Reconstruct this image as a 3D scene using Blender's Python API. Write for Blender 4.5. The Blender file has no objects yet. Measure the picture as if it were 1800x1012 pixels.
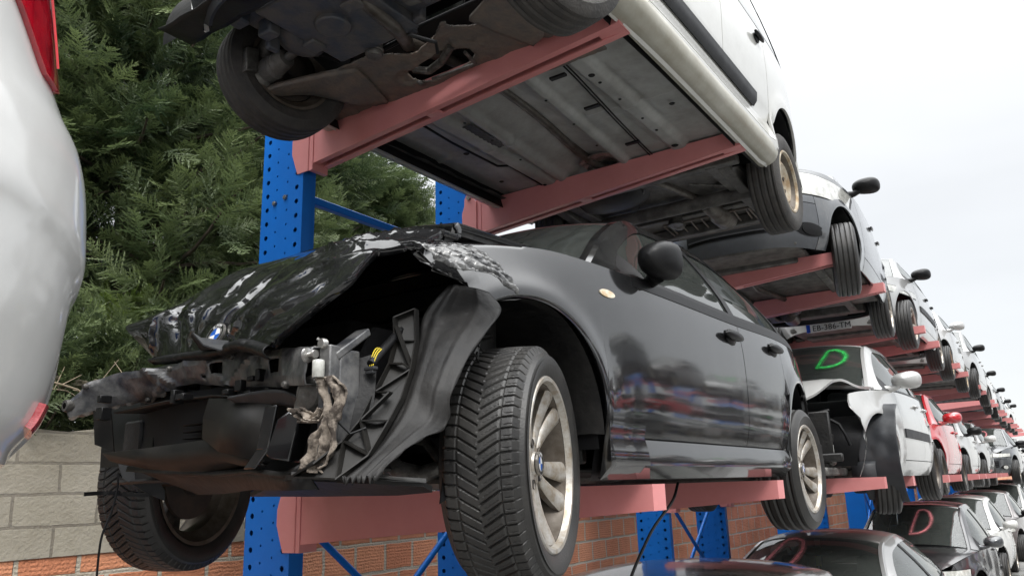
import bpy, bmesh, math, random
import numpy as np
from mathutils import Vector, Matrix
R = math.radians
random.seed(7)
rng = np.random.default_rng(7)
scene = bpy.context.scene
col = scene.collection

# ------------------------------------------------------------------ camera
cam = bpy.data.cameras.new('camera'); camo = bpy.data.objects.new('camera', cam); col.objects.link(camo)
PITCH, ROLL, YAW = R(14.3), R(1.8), R(33.9)
_f = Vector((math.cos(YAW)*math.cos(PITCH), math.sin(YAW)*math.cos(PITCH), math.sin(PITCH)))
_r = Vector((math.sin(YAW), -math.cos(YAW), 0)); _u = _r.cross(_f)
_R = _r*math.cos(ROLL) - _u*math.sin(ROLL); _U = _u*math.cos(ROLL) + _r*math.sin(ROLL)
camo.matrix_world = Matrix(((_R.x, _U.x, -_f.x, 0), (_R.y, _U.y, -_f.y, 0), (_R.z, _U.z, -_f.z, 1.65), (0, 0, 0, 1)))
cam.sensor_width = 36; cam.lens = 27.6; cam.clip_start = 0.02; cam.clip_end = 3000
scene.camera = camo

# ------------------------------------------------------------------ world: overcast sky, one soft sun
w = bpy.data.worlds.new('World'); scene.world = w; w.use_nodes = True
nt = w.node_tree; nt.nodes.clear(); N = nt.nodes.new; L = nt.links.new
out = N('ShaderNodeOutputWorld'); bg = N('ShaderNodeBackground'); bgc = N('ShaderNodeBackground'); add = N('ShaderNodeAddShader')
sky = N('ShaderNodeTexSky'); sky.sky_type = 'NISHITA'; sky.sun_disc = False
SUN_EL, SUN_AZ = R(48), R(232)          # azimuth of the sun measured from +X towards +Y
sky.sun_elevation = SUN_EL; sky.sun_rotation = R(90) - SUN_AZ
L(sky.outputs[0], bg.inputs[0]); bg.inputs[1].default_value = 0.012
tc = N('ShaderNodeTexCoord'); sep = N('ShaderNodeSeparateXYZ'); L(tc.outputs['Generated'], sep.inputs[0])
ramp = N('ShaderNodeMapRange'); ramp.inputs[1].default_value = 0.0; ramp.inputs[2].default_value = 0.5
ramp.inputs[3].default_value = 0.385; ramp.inputs[4].default_value = 0.52; L(sep.outputs[2], ramp.inputs[0])
zen = N('ShaderNodeMapRange'); zen.interpolation_type = 'SMOOTHSTEP'; zen.inputs[1].default_value = .42; zen.inputs[2].default_value = 1.0; zen.inputs[3].default_value = 0; zen.inputs[4].default_value = 2.3; L(sep.outputs[2], zen.inputs[0])
zadd = N('ShaderNodeMath'); zadd.operation = 'ADD'; L(ramp.outputs[0], zadd.inputs[0]); L(zen.outputs[0], zadd.inputs[1])
noi = N('ShaderNodeTexNoise'); noi.inputs['Scale'].default_value = 1.6; noi.inputs['Detail'].default_value = 4
mp = N('ShaderNodeMapping'); mp.inputs['Scale'].default_value = (1, 1, 3.2); L(tc.outputs['Generated'], mp.inputs[0]); L(mp.outputs[0], noi.inputs[0])
nr = N('ShaderNodeMapRange'); nr.inputs[1].default_value = .3; nr.inputs[2].default_value = .7; nr.inputs[3].default_value = .92; nr.inputs[4].default_value = 1.08
L(noi.outputs[0], nr.inputs[0])
mul = N('ShaderNodeMath'); mul.operation = 'MULTIPLY'; L(zadd.outputs[0], mul.inputs[0]); L(nr.outputs[0], mul.inputs[1])
bgc.inputs[0].default_value = (.985, .995, 1, 1); L(mul.outputs[0], bgc.inputs[1])
L(bg.outputs[0], add.inputs[0]); L(bgc.outputs[0], add.inputs[1]); L(add.outputs[0], out.inputs[0])
sl = bpy.data.lights.new('sun', 'SUN'); sl.energy = 0.9; sl.angle = R(14); sl.color = (1, .97, .93)
so = bpy.data.objects.new('sun', sl); col.objects.link(so)
so.rotation_euler = Vector((math.cos(SUN_AZ)*math.cos(SUN_EL), math.sin(SUN_AZ)*math.cos(SUN_EL), math.sin(SUN_EL))).to_track_quat('Z', 'Y').to_euler()
scene.view_settings.view_transform = 'Standard'; scene.view_settings.look = 'None'
scene.view_settings.exposure = 1.0; scene.view_settings.gamma = 1
scene.cycles.max_bounces = 6; scene.cycles.transparent_max_bounces = 12; scene.cycles.use_denoising = True
scene.cycles.caustics_reflective = False; scene.cycles.caustics_refractive = False
GZ = -0.2           # level of the yard

# ------------------------------------------------------------------ materials
M = {}
def mat(name, c, rough=.5, metal=0, spec=.5, coat=0, noise=None, bump=None, c2=None, alpha=None, coord='Object', trans=0, chips=None):
    """principled; noise=(scale, amount) mottles the colour between c and c2; bump=(scale, strength)"""
    m = bpy.data.materials.new(name); m.use_nodes = True; t = m.node_tree; b = t.nodes['Principled BSDF']
    b.inputs['Base Color'].default_value = (*c, 1); b.inputs['Roughness'].default_value = rough; b.inputs['Metallic'].default_value = metal
    b.inputs['Specular IOR Level'].default_value = spec; b.inputs['Coat Weight'].default_value = coat; b.inputs['Coat Roughness'].default_value = .04
    if trans: b.inputs['Transmission Weight'].default_value = trans
    tcn = t.nodes.new('ShaderNodeTexCoord')
    if noise:
        n = t.nodes.new('ShaderNodeTexNoise'); n.inputs['Scale'].default_value = noise[0]; n.inputs['Detail'].default_value = 6; n.inputs['Roughness'].default_value = .65
        t.links.new(tcn.outputs[coord], n.inputs[0])
        r = t.nodes.new('ShaderNodeValToRGB'); r.color_ramp.elements[0].position = .5-noise[1]; r.color_ramp.elements[1].position = .5+noise[1]
        r.color_ramp.elements[0].color = (*c, 1); r.color_ramp.elements[1].color = (*(c2 or [x*.6 for x in c]), 1)
        t.links.new(n.outputs[0], r.inputs[0]); t.links.new(r.outputs[0], b.inputs['Base Color'])
        rr = t.nodes.new('ShaderNodeMapRange'); rr.inputs[3].default_value = max(0, rough-.08); rr.inputs[4].default_value = min(1, rough+.12)
        t.links.new(n.outputs[0], rr.inputs[0]); t.links.new(rr.outputs[0], b.inputs['Roughness'])
    if bump:
        n2 = t.nodes.new('ShaderNodeTexNoise'); n2.inputs['Scale'].default_value = bump[0]; n2.inputs['Detail'].default_value = 5
        t.links.new(tcn.outputs[coord], n2.inputs[0])
        bp = t.nodes.new('ShaderNodeBump'); bp.inputs['Strength'].default_value = bump[1]; bp.inputs['Distance'].default_value = .01
        t.links.new(n2.outputs[0], bp.inputs['Height']); t.links.new(bp.outputs[0], b.inputs['Normal'])
    if chips:                                                         # worn spots: (colour, scale, threshold)
        n = t.nodes.new('ShaderNodeTexNoise'); n.inputs['Scale'].default_value = chips[1]; n.inputs['Detail'].default_value = 10; n.inputs['Roughness'].default_value = .72
        mpn = t.nodes.new('ShaderNodeMapping'); mpn.inputs['Scale'].default_value = (1, .55, 1); t.links.new(tcn.outputs[coord], mpn.inputs[0]); t.links.new(mpn.outputs[0], n.inputs[0])
        r = t.nodes.new('ShaderNodeMapRange'); r.inputs[1].default_value = chips[2]; r.inputs[2].default_value = chips[2]+.03; t.links.new(n.outputs[0], r.inputs[0])
        mx = t.nodes.new('ShaderNodeMix'); mx.data_type = 'RGBA'; mx.inputs[7].default_value = (*chips[0], 1); t.links.new(r.outputs[0], mx.inputs[0])
        src = b.inputs['Base Color'].links[0].from_socket if b.inputs['Base Color'].links else None
        if src: t.links.new(src, mx.inputs[6])
        else: mx.inputs[6].default_value = (*c, 1)
        t.links.new(mx.outputs[2], b.inputs['Base Color'])
    M[name] = m; return m
def paint(name, c, metal=0.0, dirt=.35, rough=.3, dirtc=(.22, .2, .17), cr0=.03):
    """car paint: clear coat over colour, thin film of dust that also dulls the coat"""
    m = bpy.data.materials.new(name); m.use_nodes = True; t = m.node_tree; b = t.nodes['Principled BSDF']
    tcn = t.nodes.new('ShaderNodeTexCoord')
    n = t.nodes.new('ShaderNodeTexNoise'); n.inputs['Scale'].default_value = 7; n.inputs['Detail'].default_value = 9; n.inputs['Roughness'].default_value = .75
    t.links.new(tcn.outputs['Object'], n.inputs[0])
    s = t.nodes.new('ShaderNodeSeparateXYZ'); t.links.new(tcn.outputs['Object'], s.inputs[0])
    mr = t.nodes.new('ShaderNodeMapRange'); mr.inputs[1].default_value = .45; mr.inputs[2].default_value = .8; mr.inputs[3].default_value = 0; mr.inputs[4].default_value = dirt
    t.links.new(n.outputs[0], mr.inputs[0])
    mx = t.nodes.new('ShaderNodeMix'); mx.data_type = 'RGBA'; mx.inputs[6].default_value = (*c, 1); mx.inputs[7].default_value = (*dirtc, 1)
    t.links.new(mr.outputs[0], mx.inputs[0]); t.links.new(mx.outputs[2], b.inputs['Base Color'])
    b.inputs['Metallic'].default_value = metal; b.inputs['Roughness'].default_value = rough; b.inputs['Coat Weight'].default_value = 1; b.inputs['Coat IOR'].default_value = 1.65
    cr = t.nodes.new('ShaderNodeMapRange'); cr.inputs[1].default_value = .3; cr.inputs[2].default_value = .8; cr.inputs[3].default_value = cr0; cr.inputs[4].default_value = cr0+.02+dirt*.35
    t.links.new(n.outputs[0], cr.inputs[0]); t.links.new(cr.outputs[0], b.inputs['Coat Roughness'])
    n5 = t.nodes.new('ShaderNodeTexNoise'); n5.inputs['Scale'].default_value = 2.4; n5.inputs['Detail'].default_value = 2; t.links.new(tcn.outputs['Object'], n5.inputs[0])
    bp = t.nodes.new('ShaderNodeBump'); bp.inputs['Strength'].default_value = .22; bp.inputs['Distance'].default_value = .012; t.links.new(n5.outputs[0], bp.inputs['Height']); t.links.new(bp.outputs[0], b.inputs['Coat Normal']); t.links.new(bp.outputs[0], b.inputs['Normal'])
    M[name] = m; return m
def glass(name, tint=(.55, .62, .6), dirt=.12, ior=1.75):
    m = bpy.data.materials.new(name); m.use_nodes = True; t = m.node_tree; t.nodes.remove(t.nodes['Principled BSDF'])
    o = t.nodes['Material Output']; tr = t.nodes.new('ShaderNodeBsdfTransparent'); tr.inputs[0].default_value = (*tint, 1)
    g = t.nodes.new('ShaderNodeBsdfGlossy'); g.inputs['Roughness'].default_value = .02; g.inputs[0].default_value = (1, 1, 1, 1)
    fr = t.nodes.new('ShaderNodeFresnel'); fr.inputs[0].default_value = ior
    mx = t.nodes.new('ShaderNodeMixShader'); t.links.new(fr.outputs[0], mx.inputs[0]); t.links.new(tr.outputs[0], mx.inputs[1]); t.links.new(g.outputs[0], mx.inputs[2])
    d = t.nodes.new('ShaderNodeBsdfDiffuse'); d.inputs[0].default_value = (.36, .40, .37, 1)
    n = t.nodes.new('ShaderNodeTexNoise'); n.inputs['Scale'].default_value = 150; n.inputs['Detail'].default_value = 3; tcn = t.nodes.new('ShaderNodeTexCoord')
    t.links.new(tcn.outputs['Object'], n.inputs[0])
    mr = t.nodes.new('ShaderNodeMapRange'); mr.inputs[1].default_value = .4; mr.inputs[2].default_value = .75; mr.inputs[3].default_value = dirt*.55; mr.inputs[4].default_value = dirt*1.3
    t.links.new(n.outputs[0], mr.inputs[0])
    m2 = t.nodes.new('ShaderNodeMixShader'); t.links.new(mr.outputs[0], m2.inputs[0]); t.links.new(mx.outputs[0], m2.inputs[1]); t.links.new(d.outputs[0], m2.inputs[2])
    t.links.new(m2.outputs[0], o.inputs[0]); M[name] = m; return m

paint('black_paint', (.0025, .0025, .003), 0, .11, .6, (.07, .07, .068), .05)
M['bonnet_black'] = paint('bonnet_black', (.002, .002, .0025), 0, .08, .6, (.06, .06, .06), .03); M['bonnet_black'].node_tree.nodes['Principled BSDF'].inputs['Specular IOR Level'].default_value = .1; M['black_paint'].node_tree.nodes['Principled BSDF'].inputs['Specular IOR Level'].default_value = .1; M['black_paint'].node_tree.nodes['Principled BSDF'].inputs['Coat IOR'].default_value = 1.85
paint('silver_paint', (.37, .37, .365), .35, .25, .35)
paint('light_silver_paint', (.46, .46, .45), .2, .3, .35)
paint('white_paint', (.60, .60, .575), 0, .35, .35)
paint('dark_grey_paint', (.055, .06, .066), .3, .3, .35)
paint('brown_paint', (.045, .036, .030), .3, .45, .4, (.16, .14, .12))
paint('red_paint', (.50, .012, .02), 0, .2, .3)
paint('van_paint', (.52, .52, .49), 0, .25, .4)
mat('sill_paint', (.44, .43, .37), .45, coat=.4, noise=(5, .22), c2=(.30, .28, .22), bump=(40, .12))
mat('black_plastic', (.0065, .0065, .007), .40, spec=.22, bump=(120, .06))
mat('grey_plastic', (.036, .037, .040), .5, spec=.3, noise=(12, .2), c2=(.022, .023, .025), bump=(150, .08))
mat('liner_plastic', (.008, .008, .0085), .46, spec=.22, noise=(7, .14), c2=(.022, .021, .020), bump=(30, .25))
mat('duct_plastic', (.007, .007, .0068), .45, spec=.22, noise=(6, .18), c2=(.018, .0165, .0145), bump=(14, .15))
mat('dark_void', (.006, .006, .006), .9)
mat('underbody', (.15, .145, .135), .6, noise=(9, .16), c2=(.05, .047, .044), bump=(35, .35))
mat('underbody_grey', (.42, .43, .42), .5, noise=(6, .22), c2=(.25, .25, .235), bump=(28, .22))
mat('underbody_rust', (.10, .094, .086), .6, noise=(14, .13), c2=(.17, .135, .11), bump=(50, .5))
mat('cast_metal', (.16, .155, .145), .5, .6, noise=(22, .15), c2=(.05, .046, .042), bump=(80, .3))
mat('pipe_metal', (.14, .132, .12), .45, .5, noise=(10, .15), c2=(.06, .048, .038), bump=(60, .2))
mat('bright_metal', (.55, .54, .52), .3, .9, noise=(30, .15), c2=(.3, .28, .25))
mat('rim_alloy', (.50, .485, .455), .38, .55, noise=(26, .13), c2=(.30, .25, .19), bump=(90, .06))
mat('rim_barrel', (.15, .13, .11), .5, .4, noise=(12, .15), c2=(.07, .055, .04)); mat('rim_dark', (.035, .033, .032), .5, .3, noise=(15, .15), c2=(.07, .055, .045))
mat('rim_steel', (.42, .38, .30), .5, .4, noise=(15, .12), c2=(.25, .17, .09), bump=(60, .2))
mat('rubber', (.010, .010, .0105), .44, noise=(9, .2), c2=(.034, .032, .029), bump=(160, .12))
mat('rubber_worn', (.024, .023, .022), .72, noise=(16, .18), c2=(.055, .050, .045), bump=(90, .3))
mat('crushed_steel', (.040, .042, .047), .33, .35, noise=(15, .13), c2=(.17, .168, .165), bump=(38, .22), chips=((.10, .05, .03), 14, .66))
mat('grey_primer', (.12, .12, .118), .45, .2, noise=(14, .15), c2=(.05, .05, .05), bump=(40, .2))
mat('blue_steel', (.006, .165, .62), .42, spec=.25, noise=(4, .3), c2=(.006, .135, .52), bump=(60, .03), chips=((.16, .20, .26), 9, .70))
mat('arm_red', (.70, .29, .285), .46, coat=.1, noise=(3.5, .28), c2=(.60, .21, .205), bump=(45, .06), chips=((.13, .045, .03), 11, .685))
mat('wood', (.12, .09, .065), .9, noise=(8, .15), c2=(.05, .04, .03), bump=(12, 1))
mat('twig', (.30, .24, .16), .8)
mat('headlamp', (.62, .62, .58), .12, .0, coat=1, noise=(14, .12), c2=(.36, .36, .33))
mat('red_lens', (.36, .002, .012), .08, coat=1, noise=(10, .1), c2=(.12, .002, .006))
mat('red_lens_bright', (.70, .012, .02), .12, coat=1)
mat('reflector_red', (.42, .012, .02), .2, coat=1, noise=(90, .1), c2=(.62, .10, .11))
paint('silver_tail', (.56, .56, .55), .1, .12, .4, cr0=.08)
paint('black_worn', (.018, .017, .018), .1, .35, .35, (.12, .12, .12)); paint('brown_light', (.13, .11, .105), .3, .3, .35)
mat('roof_grey', (.17, .158, .15), .42, .3, coat=.4, noise=(20, .2), c2=(.21, .195, .185)); mat('grey_matte', (.075, .08, .088), .42, noise=(10, .2), c2=(.06, .064, .07))
mat('liner_smooth', (.026, .029, .034), .55, noise=(6, .2), c2=(.045, .047, .05), bump=(25, .12)); mat('litter', (.22, .19, .14), .9, noise=(20, .15), c2=(.08, .07, .04)); mat('roof_sheet', (.30, .31, .32), .5)
mat('mirror_plastic', (.6, .64, .62), .4)
mat('crushed_paint', (.012, .012, .013), .26, .1, coat=.5, noise=(30, .10), c2=(.12, .12, .118), bump=(60, .35))
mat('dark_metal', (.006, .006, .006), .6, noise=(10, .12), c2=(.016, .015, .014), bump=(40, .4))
mat('black_gloss', (.008, .008, .009), .14, coat=.6)
mat('engine_dark', (.035, .042, .058), .5, noise=(12, .12), c2=(.085, .08, .075), bump=(30, .4))
mat('radiator_fins', (.004, .004, .004), .7)
mat('rag', (.30, .255, .21), .95, noise=(22, .07), c2=(.045, .035, .028), bump=(40, .9))
mat('seat_fabric', (.03, .03, .032), .9)
mat('plate_white', (.75, .75, .73), .4); mat('plate_blue', (.01, .06, .42), .4); mat('ink', (.01, .01, .012), .5)
mat('tag_yellow', (.75, .72, .06), .5); mat('white_plastic', (.72, .72, .68), .4); mat('wire_yellow', (.65, .5, .03), .5)
def spray(name, c, al):
    m = bpy.data.materials.new(name); m.use_nodes = True; t = m.node_tree; b = t.nodes['Principled BSDF']; b.inputs['Base Color'].default_value = (*c, 1); b.inputs['Roughness'].default_value = .7
    tcn = t.nodes.new('ShaderNodeTexCoord'); n = t.nodes.new('ShaderNodeTexNoise'); n.inputs['Scale'].default_value = 28; n.inputs['Detail'].default_value = 6; t.links.new(tcn.outputs['Object'], n.inputs[0])
    r = t.nodes.new('ShaderNodeMapRange'); r.inputs[1].default_value = .3; r.inputs[2].default_value = .65; r.inputs[3].default_value = al*.45; r.inputs[4].default_value = al; t.links.new(n.outputs[0], r.inputs[0]); t.links.new(r.outputs[0], b.inputs['Alpha'])
    M[name] = m
for nm_, c_ in (('spray_pink', (.80, .27, .29)), ('spray_green', (.03, .55, .10)), ('spray_red', (.65, .05, .06))): spray(nm_, c_, .95); spray(nm_+'_halo', c_, .32)
mat('amber', (.50, .33, .14), .3, coat=.6, noise=(40, .15), c2=(.75, .68, .55)); mat('sheet_wall', (.46, .47, .48), .6, bump=(3, .1)); mat('mirror_glass', (.6, .62, .62), .03, 1)
mat('badge_blue', (.01, .10, .45), .3, coat=1); mat('badge_white', (.75, .75, .75), .3, coat=1); mat('badge_black', (.008, .008, .008), .3, coat=1)
glass('glass'); glass('glass_dark', (.25, .3, .29), .16); glass('glass_frost', (.30, .36, .34), .22)
glass('glass_wind', (.62, .68, .66), .13); glass('glass_side', (.40, .52, .50), .09, 2.4)

# asphalt, wet in patches
m = mat('asphalt', (.06, .06, .06), .6); t = m.node_tree; b = t.nodes['Principled BSDF']
tcn = t.nodes.new('ShaderNodeTexCoord'); n1 = t.nodes.new('ShaderNodeTexNoise'); n1.inputs['Scale'].default_value = .6; n1.inputs['Detail'].default_value = 6
n2 = t.nodes.new('ShaderNodeTexNoise'); n2.inputs['Scale'].default_value = 90; n2.inputs['Detail'].default_value = 3
t.links.new(tcn.outputs['Object'], n1.inputs[0]); t.links.new(tcn.outputs['Object'], n2.inputs[0])
mr = t.nodes.new('ShaderNodeMapRange'); mr.inputs[1].default_value = .4; mr.inputs[2].default_value = .62; mr.inputs[3].default_value = .12; mr.inputs[4].default_value = .7
t.links.new(n1.outputs[0], mr.inputs[0]); t.links.new(mr.outputs[0], b.inputs['Roughness'])
rp = t.nodes.new('ShaderNodeValToRGB'); rp.color_ramp.elements[0].color = (.15, .15, .147, 1); rp.color_ramp.elements[1].color = (.27, .265, .25, 1)
t.links.new(n1.outputs[0], rp.inputs[0]); t.links.new(rp.outputs[0], b.inputs['Base Color'])
bp = t.nodes.new('ShaderNodeBump'); bp.inputs['Strength'].default_value = .5; bp.inputs['Distance'].default_value = .006; t.links.new(n2.outputs[0], bp.inputs['Height']); t.links.new(bp.outputs[0], b.inputs['Normal'])

# leaves, colour varied by an attribute per spray
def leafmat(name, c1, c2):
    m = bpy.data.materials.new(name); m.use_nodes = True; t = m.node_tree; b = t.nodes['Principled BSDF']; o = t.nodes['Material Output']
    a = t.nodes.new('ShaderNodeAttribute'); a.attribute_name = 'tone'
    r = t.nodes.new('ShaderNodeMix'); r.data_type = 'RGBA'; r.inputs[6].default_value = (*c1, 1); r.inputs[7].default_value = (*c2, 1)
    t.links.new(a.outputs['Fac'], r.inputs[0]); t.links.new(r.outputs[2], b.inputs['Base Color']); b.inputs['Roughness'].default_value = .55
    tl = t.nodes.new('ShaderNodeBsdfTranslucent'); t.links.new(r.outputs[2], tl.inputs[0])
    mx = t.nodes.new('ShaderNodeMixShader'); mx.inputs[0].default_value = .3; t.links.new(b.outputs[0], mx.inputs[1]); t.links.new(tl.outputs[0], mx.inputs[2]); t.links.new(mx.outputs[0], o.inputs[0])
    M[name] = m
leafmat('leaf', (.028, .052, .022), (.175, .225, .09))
leafmat('leaf_fresh', (.10, .16, .03), (.22, .30, .07))

# ------------------------------------------------------------------ mesh helpers
class MB:
    def __init__(s): s.v = []; s.f = []; s.n = 0
    def raw(s, vs, fs):
        b = s.n; s.v.extend([tuple(map(float, p)) for p in vs]); s.f.extend([tuple(b+i for i in f) for f in fs]); s.n += len(vs); return s
    def grid(s, P, close_u=False, close_v=False):
        P = np.asarray(P, float); nu, nv = P.shape[:2]; b = s.n
        s.v.extend(map(tuple, P.reshape(-1, 3).tolist())); s.n += nu*nv
        for i in range(nu-(0 if close_u else 1)):
            i2 = (i+1) % nu
            for j in range(nv-(0 if close_v else 1)):
                j2 = (j+1) % nv
                s.f.append((b+i*nv+j, b+i2*nv+j, b+i2*nv+j2, b+i*nv+j2))
        return s
    def panel(s, P, fold=.014, gap=.0034, c=(1.3, 0, .45)):
        """grid with its edge inset by gap and folded inward by fold"""
        P = np.array(P, float); nu, nv = P.shape[:2]
        du = np.gradient(P, axis=0); dv = np.gradient(P, axis=1); n = np.cross(du, dv); ln = np.linalg.norm(n, axis=2, keepdims=True); ln[ln < 1e-12] = 1; n /= ln
        ctr = np.array(c); sgn = np.sign(((P-ctr)*n).sum(axis=2).mean()); n *= sgn if sgn else 1
        for k, (d, A) in enumerate(((du, 0), (dv, 1))):
            l = np.linalg.norm(d, axis=2, keepdims=True); l[l < 1e-9] = 1; d = d/l
            if k == 0: P[0] += d[0]*gap; P[-1] -= d[-1]*gap
            else: P[:, 0] += d[:, 0]*gap; P[:, -1] -= d[:, -1]*gap
        b = s.n; s.grid(P)
        idx = [(i, 0) for i in range(nu)]+[(nu-1, j) for j in range(1, nv)]+[(i, nv-1) for i in range(nu-2, -1, -1)]+[(0, j) for j in range(nv-2, 0, -1)]
        ring = [b+i*nv+j for i, j in idx]; q = s.n
        s.v.extend([tuple(P[i, j]-n[i, j]*fold) for i, j in idx]); s.n += len(idx); m_ = len(idx)
        for k in range(m_): s.f.append((ring[k], ring[(k+1) % m_], q+(k+1) % m_, q+k))
        return s
    def box(s, a, b, bev=0):
        (x0, y0, z0), (x1, y1, z1) = a, b
        return s.raw([(x0,y0,z0),(x1,y0,z0),(x1,y1,z0),(x0,y1,z0),(x0,y0,z1),(x1,y0,z1),(x1,y1,z1),(x0,y1,z1)],
                     [(0,3,2,1),(4,5,6,7),(0,1,5,4),(1,2,6,5),(2,3,7,6),(3,0,4,7)])
    def obox(s, c, ax, ay, az):
        c, ax, ay, az = map(np.array, (c, ax, ay, az)); vs = []
        for dz in (-1, 1):
            for dx, dy in ((-1,-1),(1,-1),(1,1),(-1,1)): vs.append(c+ax*dx+ay*dy+az*dz)
        return s.raw(vs, [(0,3,2,1),(4,5,6,7),(0,1,5,4),(1,2,6,5),(2,3,7,6),(3,0,4,7)])
    def tube(s, pts, r, n=10, cap=True):
        pts = [Vector(p) for p in pts]; rs = r if hasattr(r, '__len__') else [r]*len(pts); rows = []; up = None
        for i, p in enumerate(pts):
            d = (pts[min(i+1, len(pts)-1)]-pts[max(i-1, 0)]).normalized()
            if up is None: up = d.orthogonal().normalized()
            up = (up-d*up.dot(d)).normalized(); sd = d.cross(up)
            rows.append([tuple(p+(up*math.cos(a)+sd*math.sin(a))*rs[i]) for a in [2*math.pi*k/n for k in range(n)]])
        b = s.n; s.grid(rows, close_v=True)
        if cap: s.f.append(tuple(range(b, b+n))); s.f.append(tuple(range(s.n-n, s.n)))
        return s
    def lathe(s, prof, c=(0, 0, 0), axis='y', n=48, sg=1):
        """prof: (r, a) pairs, a along the axis"""
        rows = []
        for r, a in prof:
            row = []
            for k in range(n):
                t_ = 2*math.pi*k/n; p, q = r*math.cos(t_), r*math.sin(t_); a_ = a*sg
                v = {'y': (p, a_, q), 'x': (a_, p, q), 'z': (p, q, a_)}[axis]; row.append((c[0]+v[0], c[1]+v[1], c[2]+v[2]))
            rows.append(row)
        return s.grid(rows, close_v=True)
    def poly(s, pts, thick, nrm=None):
        """flat or nearly flat outline given thickness along nrm"""
        pts = [Vector(p) for p in pts]; n_ = Vector((0, 0, 0))
        if nrm is None:
            for i in range(1, len(pts)-1): n_ += (pts[i]-pts[0]).cross(pts[i+1]-pts[0])
            n_.normalize()
        else: n_ = Vector(nrm).normalized()
        k = len(pts); vs = [tuple(p+n_*thick/2) for p in pts]+[tuple(p-n_*thick/2) for p in pts]
        return s.raw(vs, [tuple(range(k)), tuple(range(2*k-1, k-1, -1))]+[(i, (i+1) % k, (i+1) % k+k, i+k) for i in range(k)])
    def ball(s, c, r, nu=14, nv=9):
        rr = r if hasattr(r, '__len__') else (r, r, r)
        P = [[(c[0]+rr[0]*math.sin(b)*math.cos(a), c[1]+rr[1]*math.sin(b)*math.sin(a), c[2]+rr[2]*math.cos(b)) for a in [2*math.pi*i/nu for i in range(nu)]] for b in [1e-3+(math.pi-2e-3)*j/(nv-1) for j in range(nv)]]
        return s.grid(P, close_v=True)
    def mesh(s, name, smooth=40, recalc=True):
        me = bpy.data.meshes.new(name); me.from_pydata(s.v, [], s.f)
        if recalc:
            bm = bmesh.new(); bm.from_mesh(me); bmesh.ops.recalc_face_normals(bm, faces=bm.faces); bm.to_mesh(me); bm.free()
        if smooth:
            me.shade_smooth(); me.set_sharp_from_angle(angle=R(smooth))
        return me
    def build(s, name, m, parent=None, smooth=40, loc=None, mods=None):
        o = bpy.data.objects.new(name, s.mesh(name, smooth)); o.data.materials.append(M[m] if isinstance(m, str) else m)
        col.objects.link(o); o.parent = parent
        if loc: o.location = loc
        if mods:
            for md in mods: md(o)
        return o
def solid(th, off=0):
    def f(o):
        d = o.modifiers.new('solid', 'SOLIDIFY'); d.thickness = th; d.offset = off
    return f
def bevel(wd, seg=2):
    def f(o):
        d = o.modifiers.new('bevel', 'BEVEL'); d.width = wd; d.segments = seg; d.limit_method = 'ANGLE'; d.angle_limit = R(35)
    return f
def subsurf(n):
    def f(o):
        d = o.modifiers.new('sub', 'SUBSURF'); d.levels = n; d.render_levels = n
    return f
def empty(name, loc, label=None, cat=None, group=None, rz=0):
    o = bpy.data.objects.new(name, None); col.objects.link(o); o.location = loc; o.rotation_euler.z = rz
    tag(o, label, cat, group); return o
def tag(o, label=None, cat=None, group=None, kind=None):
    for k, v in (('label', label), ('category', cat), ('group', group), ('kind', kind)):
        if v: o[k] = v
    return o
def crv(pts):
    """smooth curve through (x, y) knots; monotone-ish cubic"""
    X = np.array([p[0] for p in pts], float); Y = np.array([p[1] for p in pts], float); d = np.diff(Y)/np.diff(X)
    m_ = np.zeros_like(Y); m_[0] = d[0]; m_[-1] = d[-1]
    for i in range(1, len(X)-1): m_[i] = 0 if d[i-1]*d[i] <= 0 else 2*d[i-1]*d[i]/(d[i-1]+d[i])
    def f(x):
        x = np.clip(x, X[0], X[-1]); i = np.clip(np.searchsorted(X, x, side='right')-1, 0, len(X)-2); hh = X[i+1]-X[i]; t_ = (x-X[i])/hh
        return Y[i]*(1+2*t_)*(1-t_)**2+Y[i+1]*t_*t_*(3-2*t_)+hh*m_[i]*t_*(1-t_)**2-hh*m_[i+1]*t_*t_*(1-t_)
    return f
def vnoise(P, sc=1, seed=0):
    """cheap smooth noise in -1..1 for arrays of points"""
    P = np.asarray(P, float)*sc; r_ = np.random.default_rng(seed); o_ = 0
    for k in range(5):
        a = r_.normal(size=3); a /= np.linalg.norm(a); fr = 1.0*1.55**k; ph = r_.uniform(0, 6.28)
        b_ = r_.normal(size=3); b_ /= np.linalg.norm(b_)
        o_ = o_+np.sin(P@a*fr*3+ph+1.7*np.sin(P@b_*fr*2.1+ph*2))/1.35**k
    return o_/3.2

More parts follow.
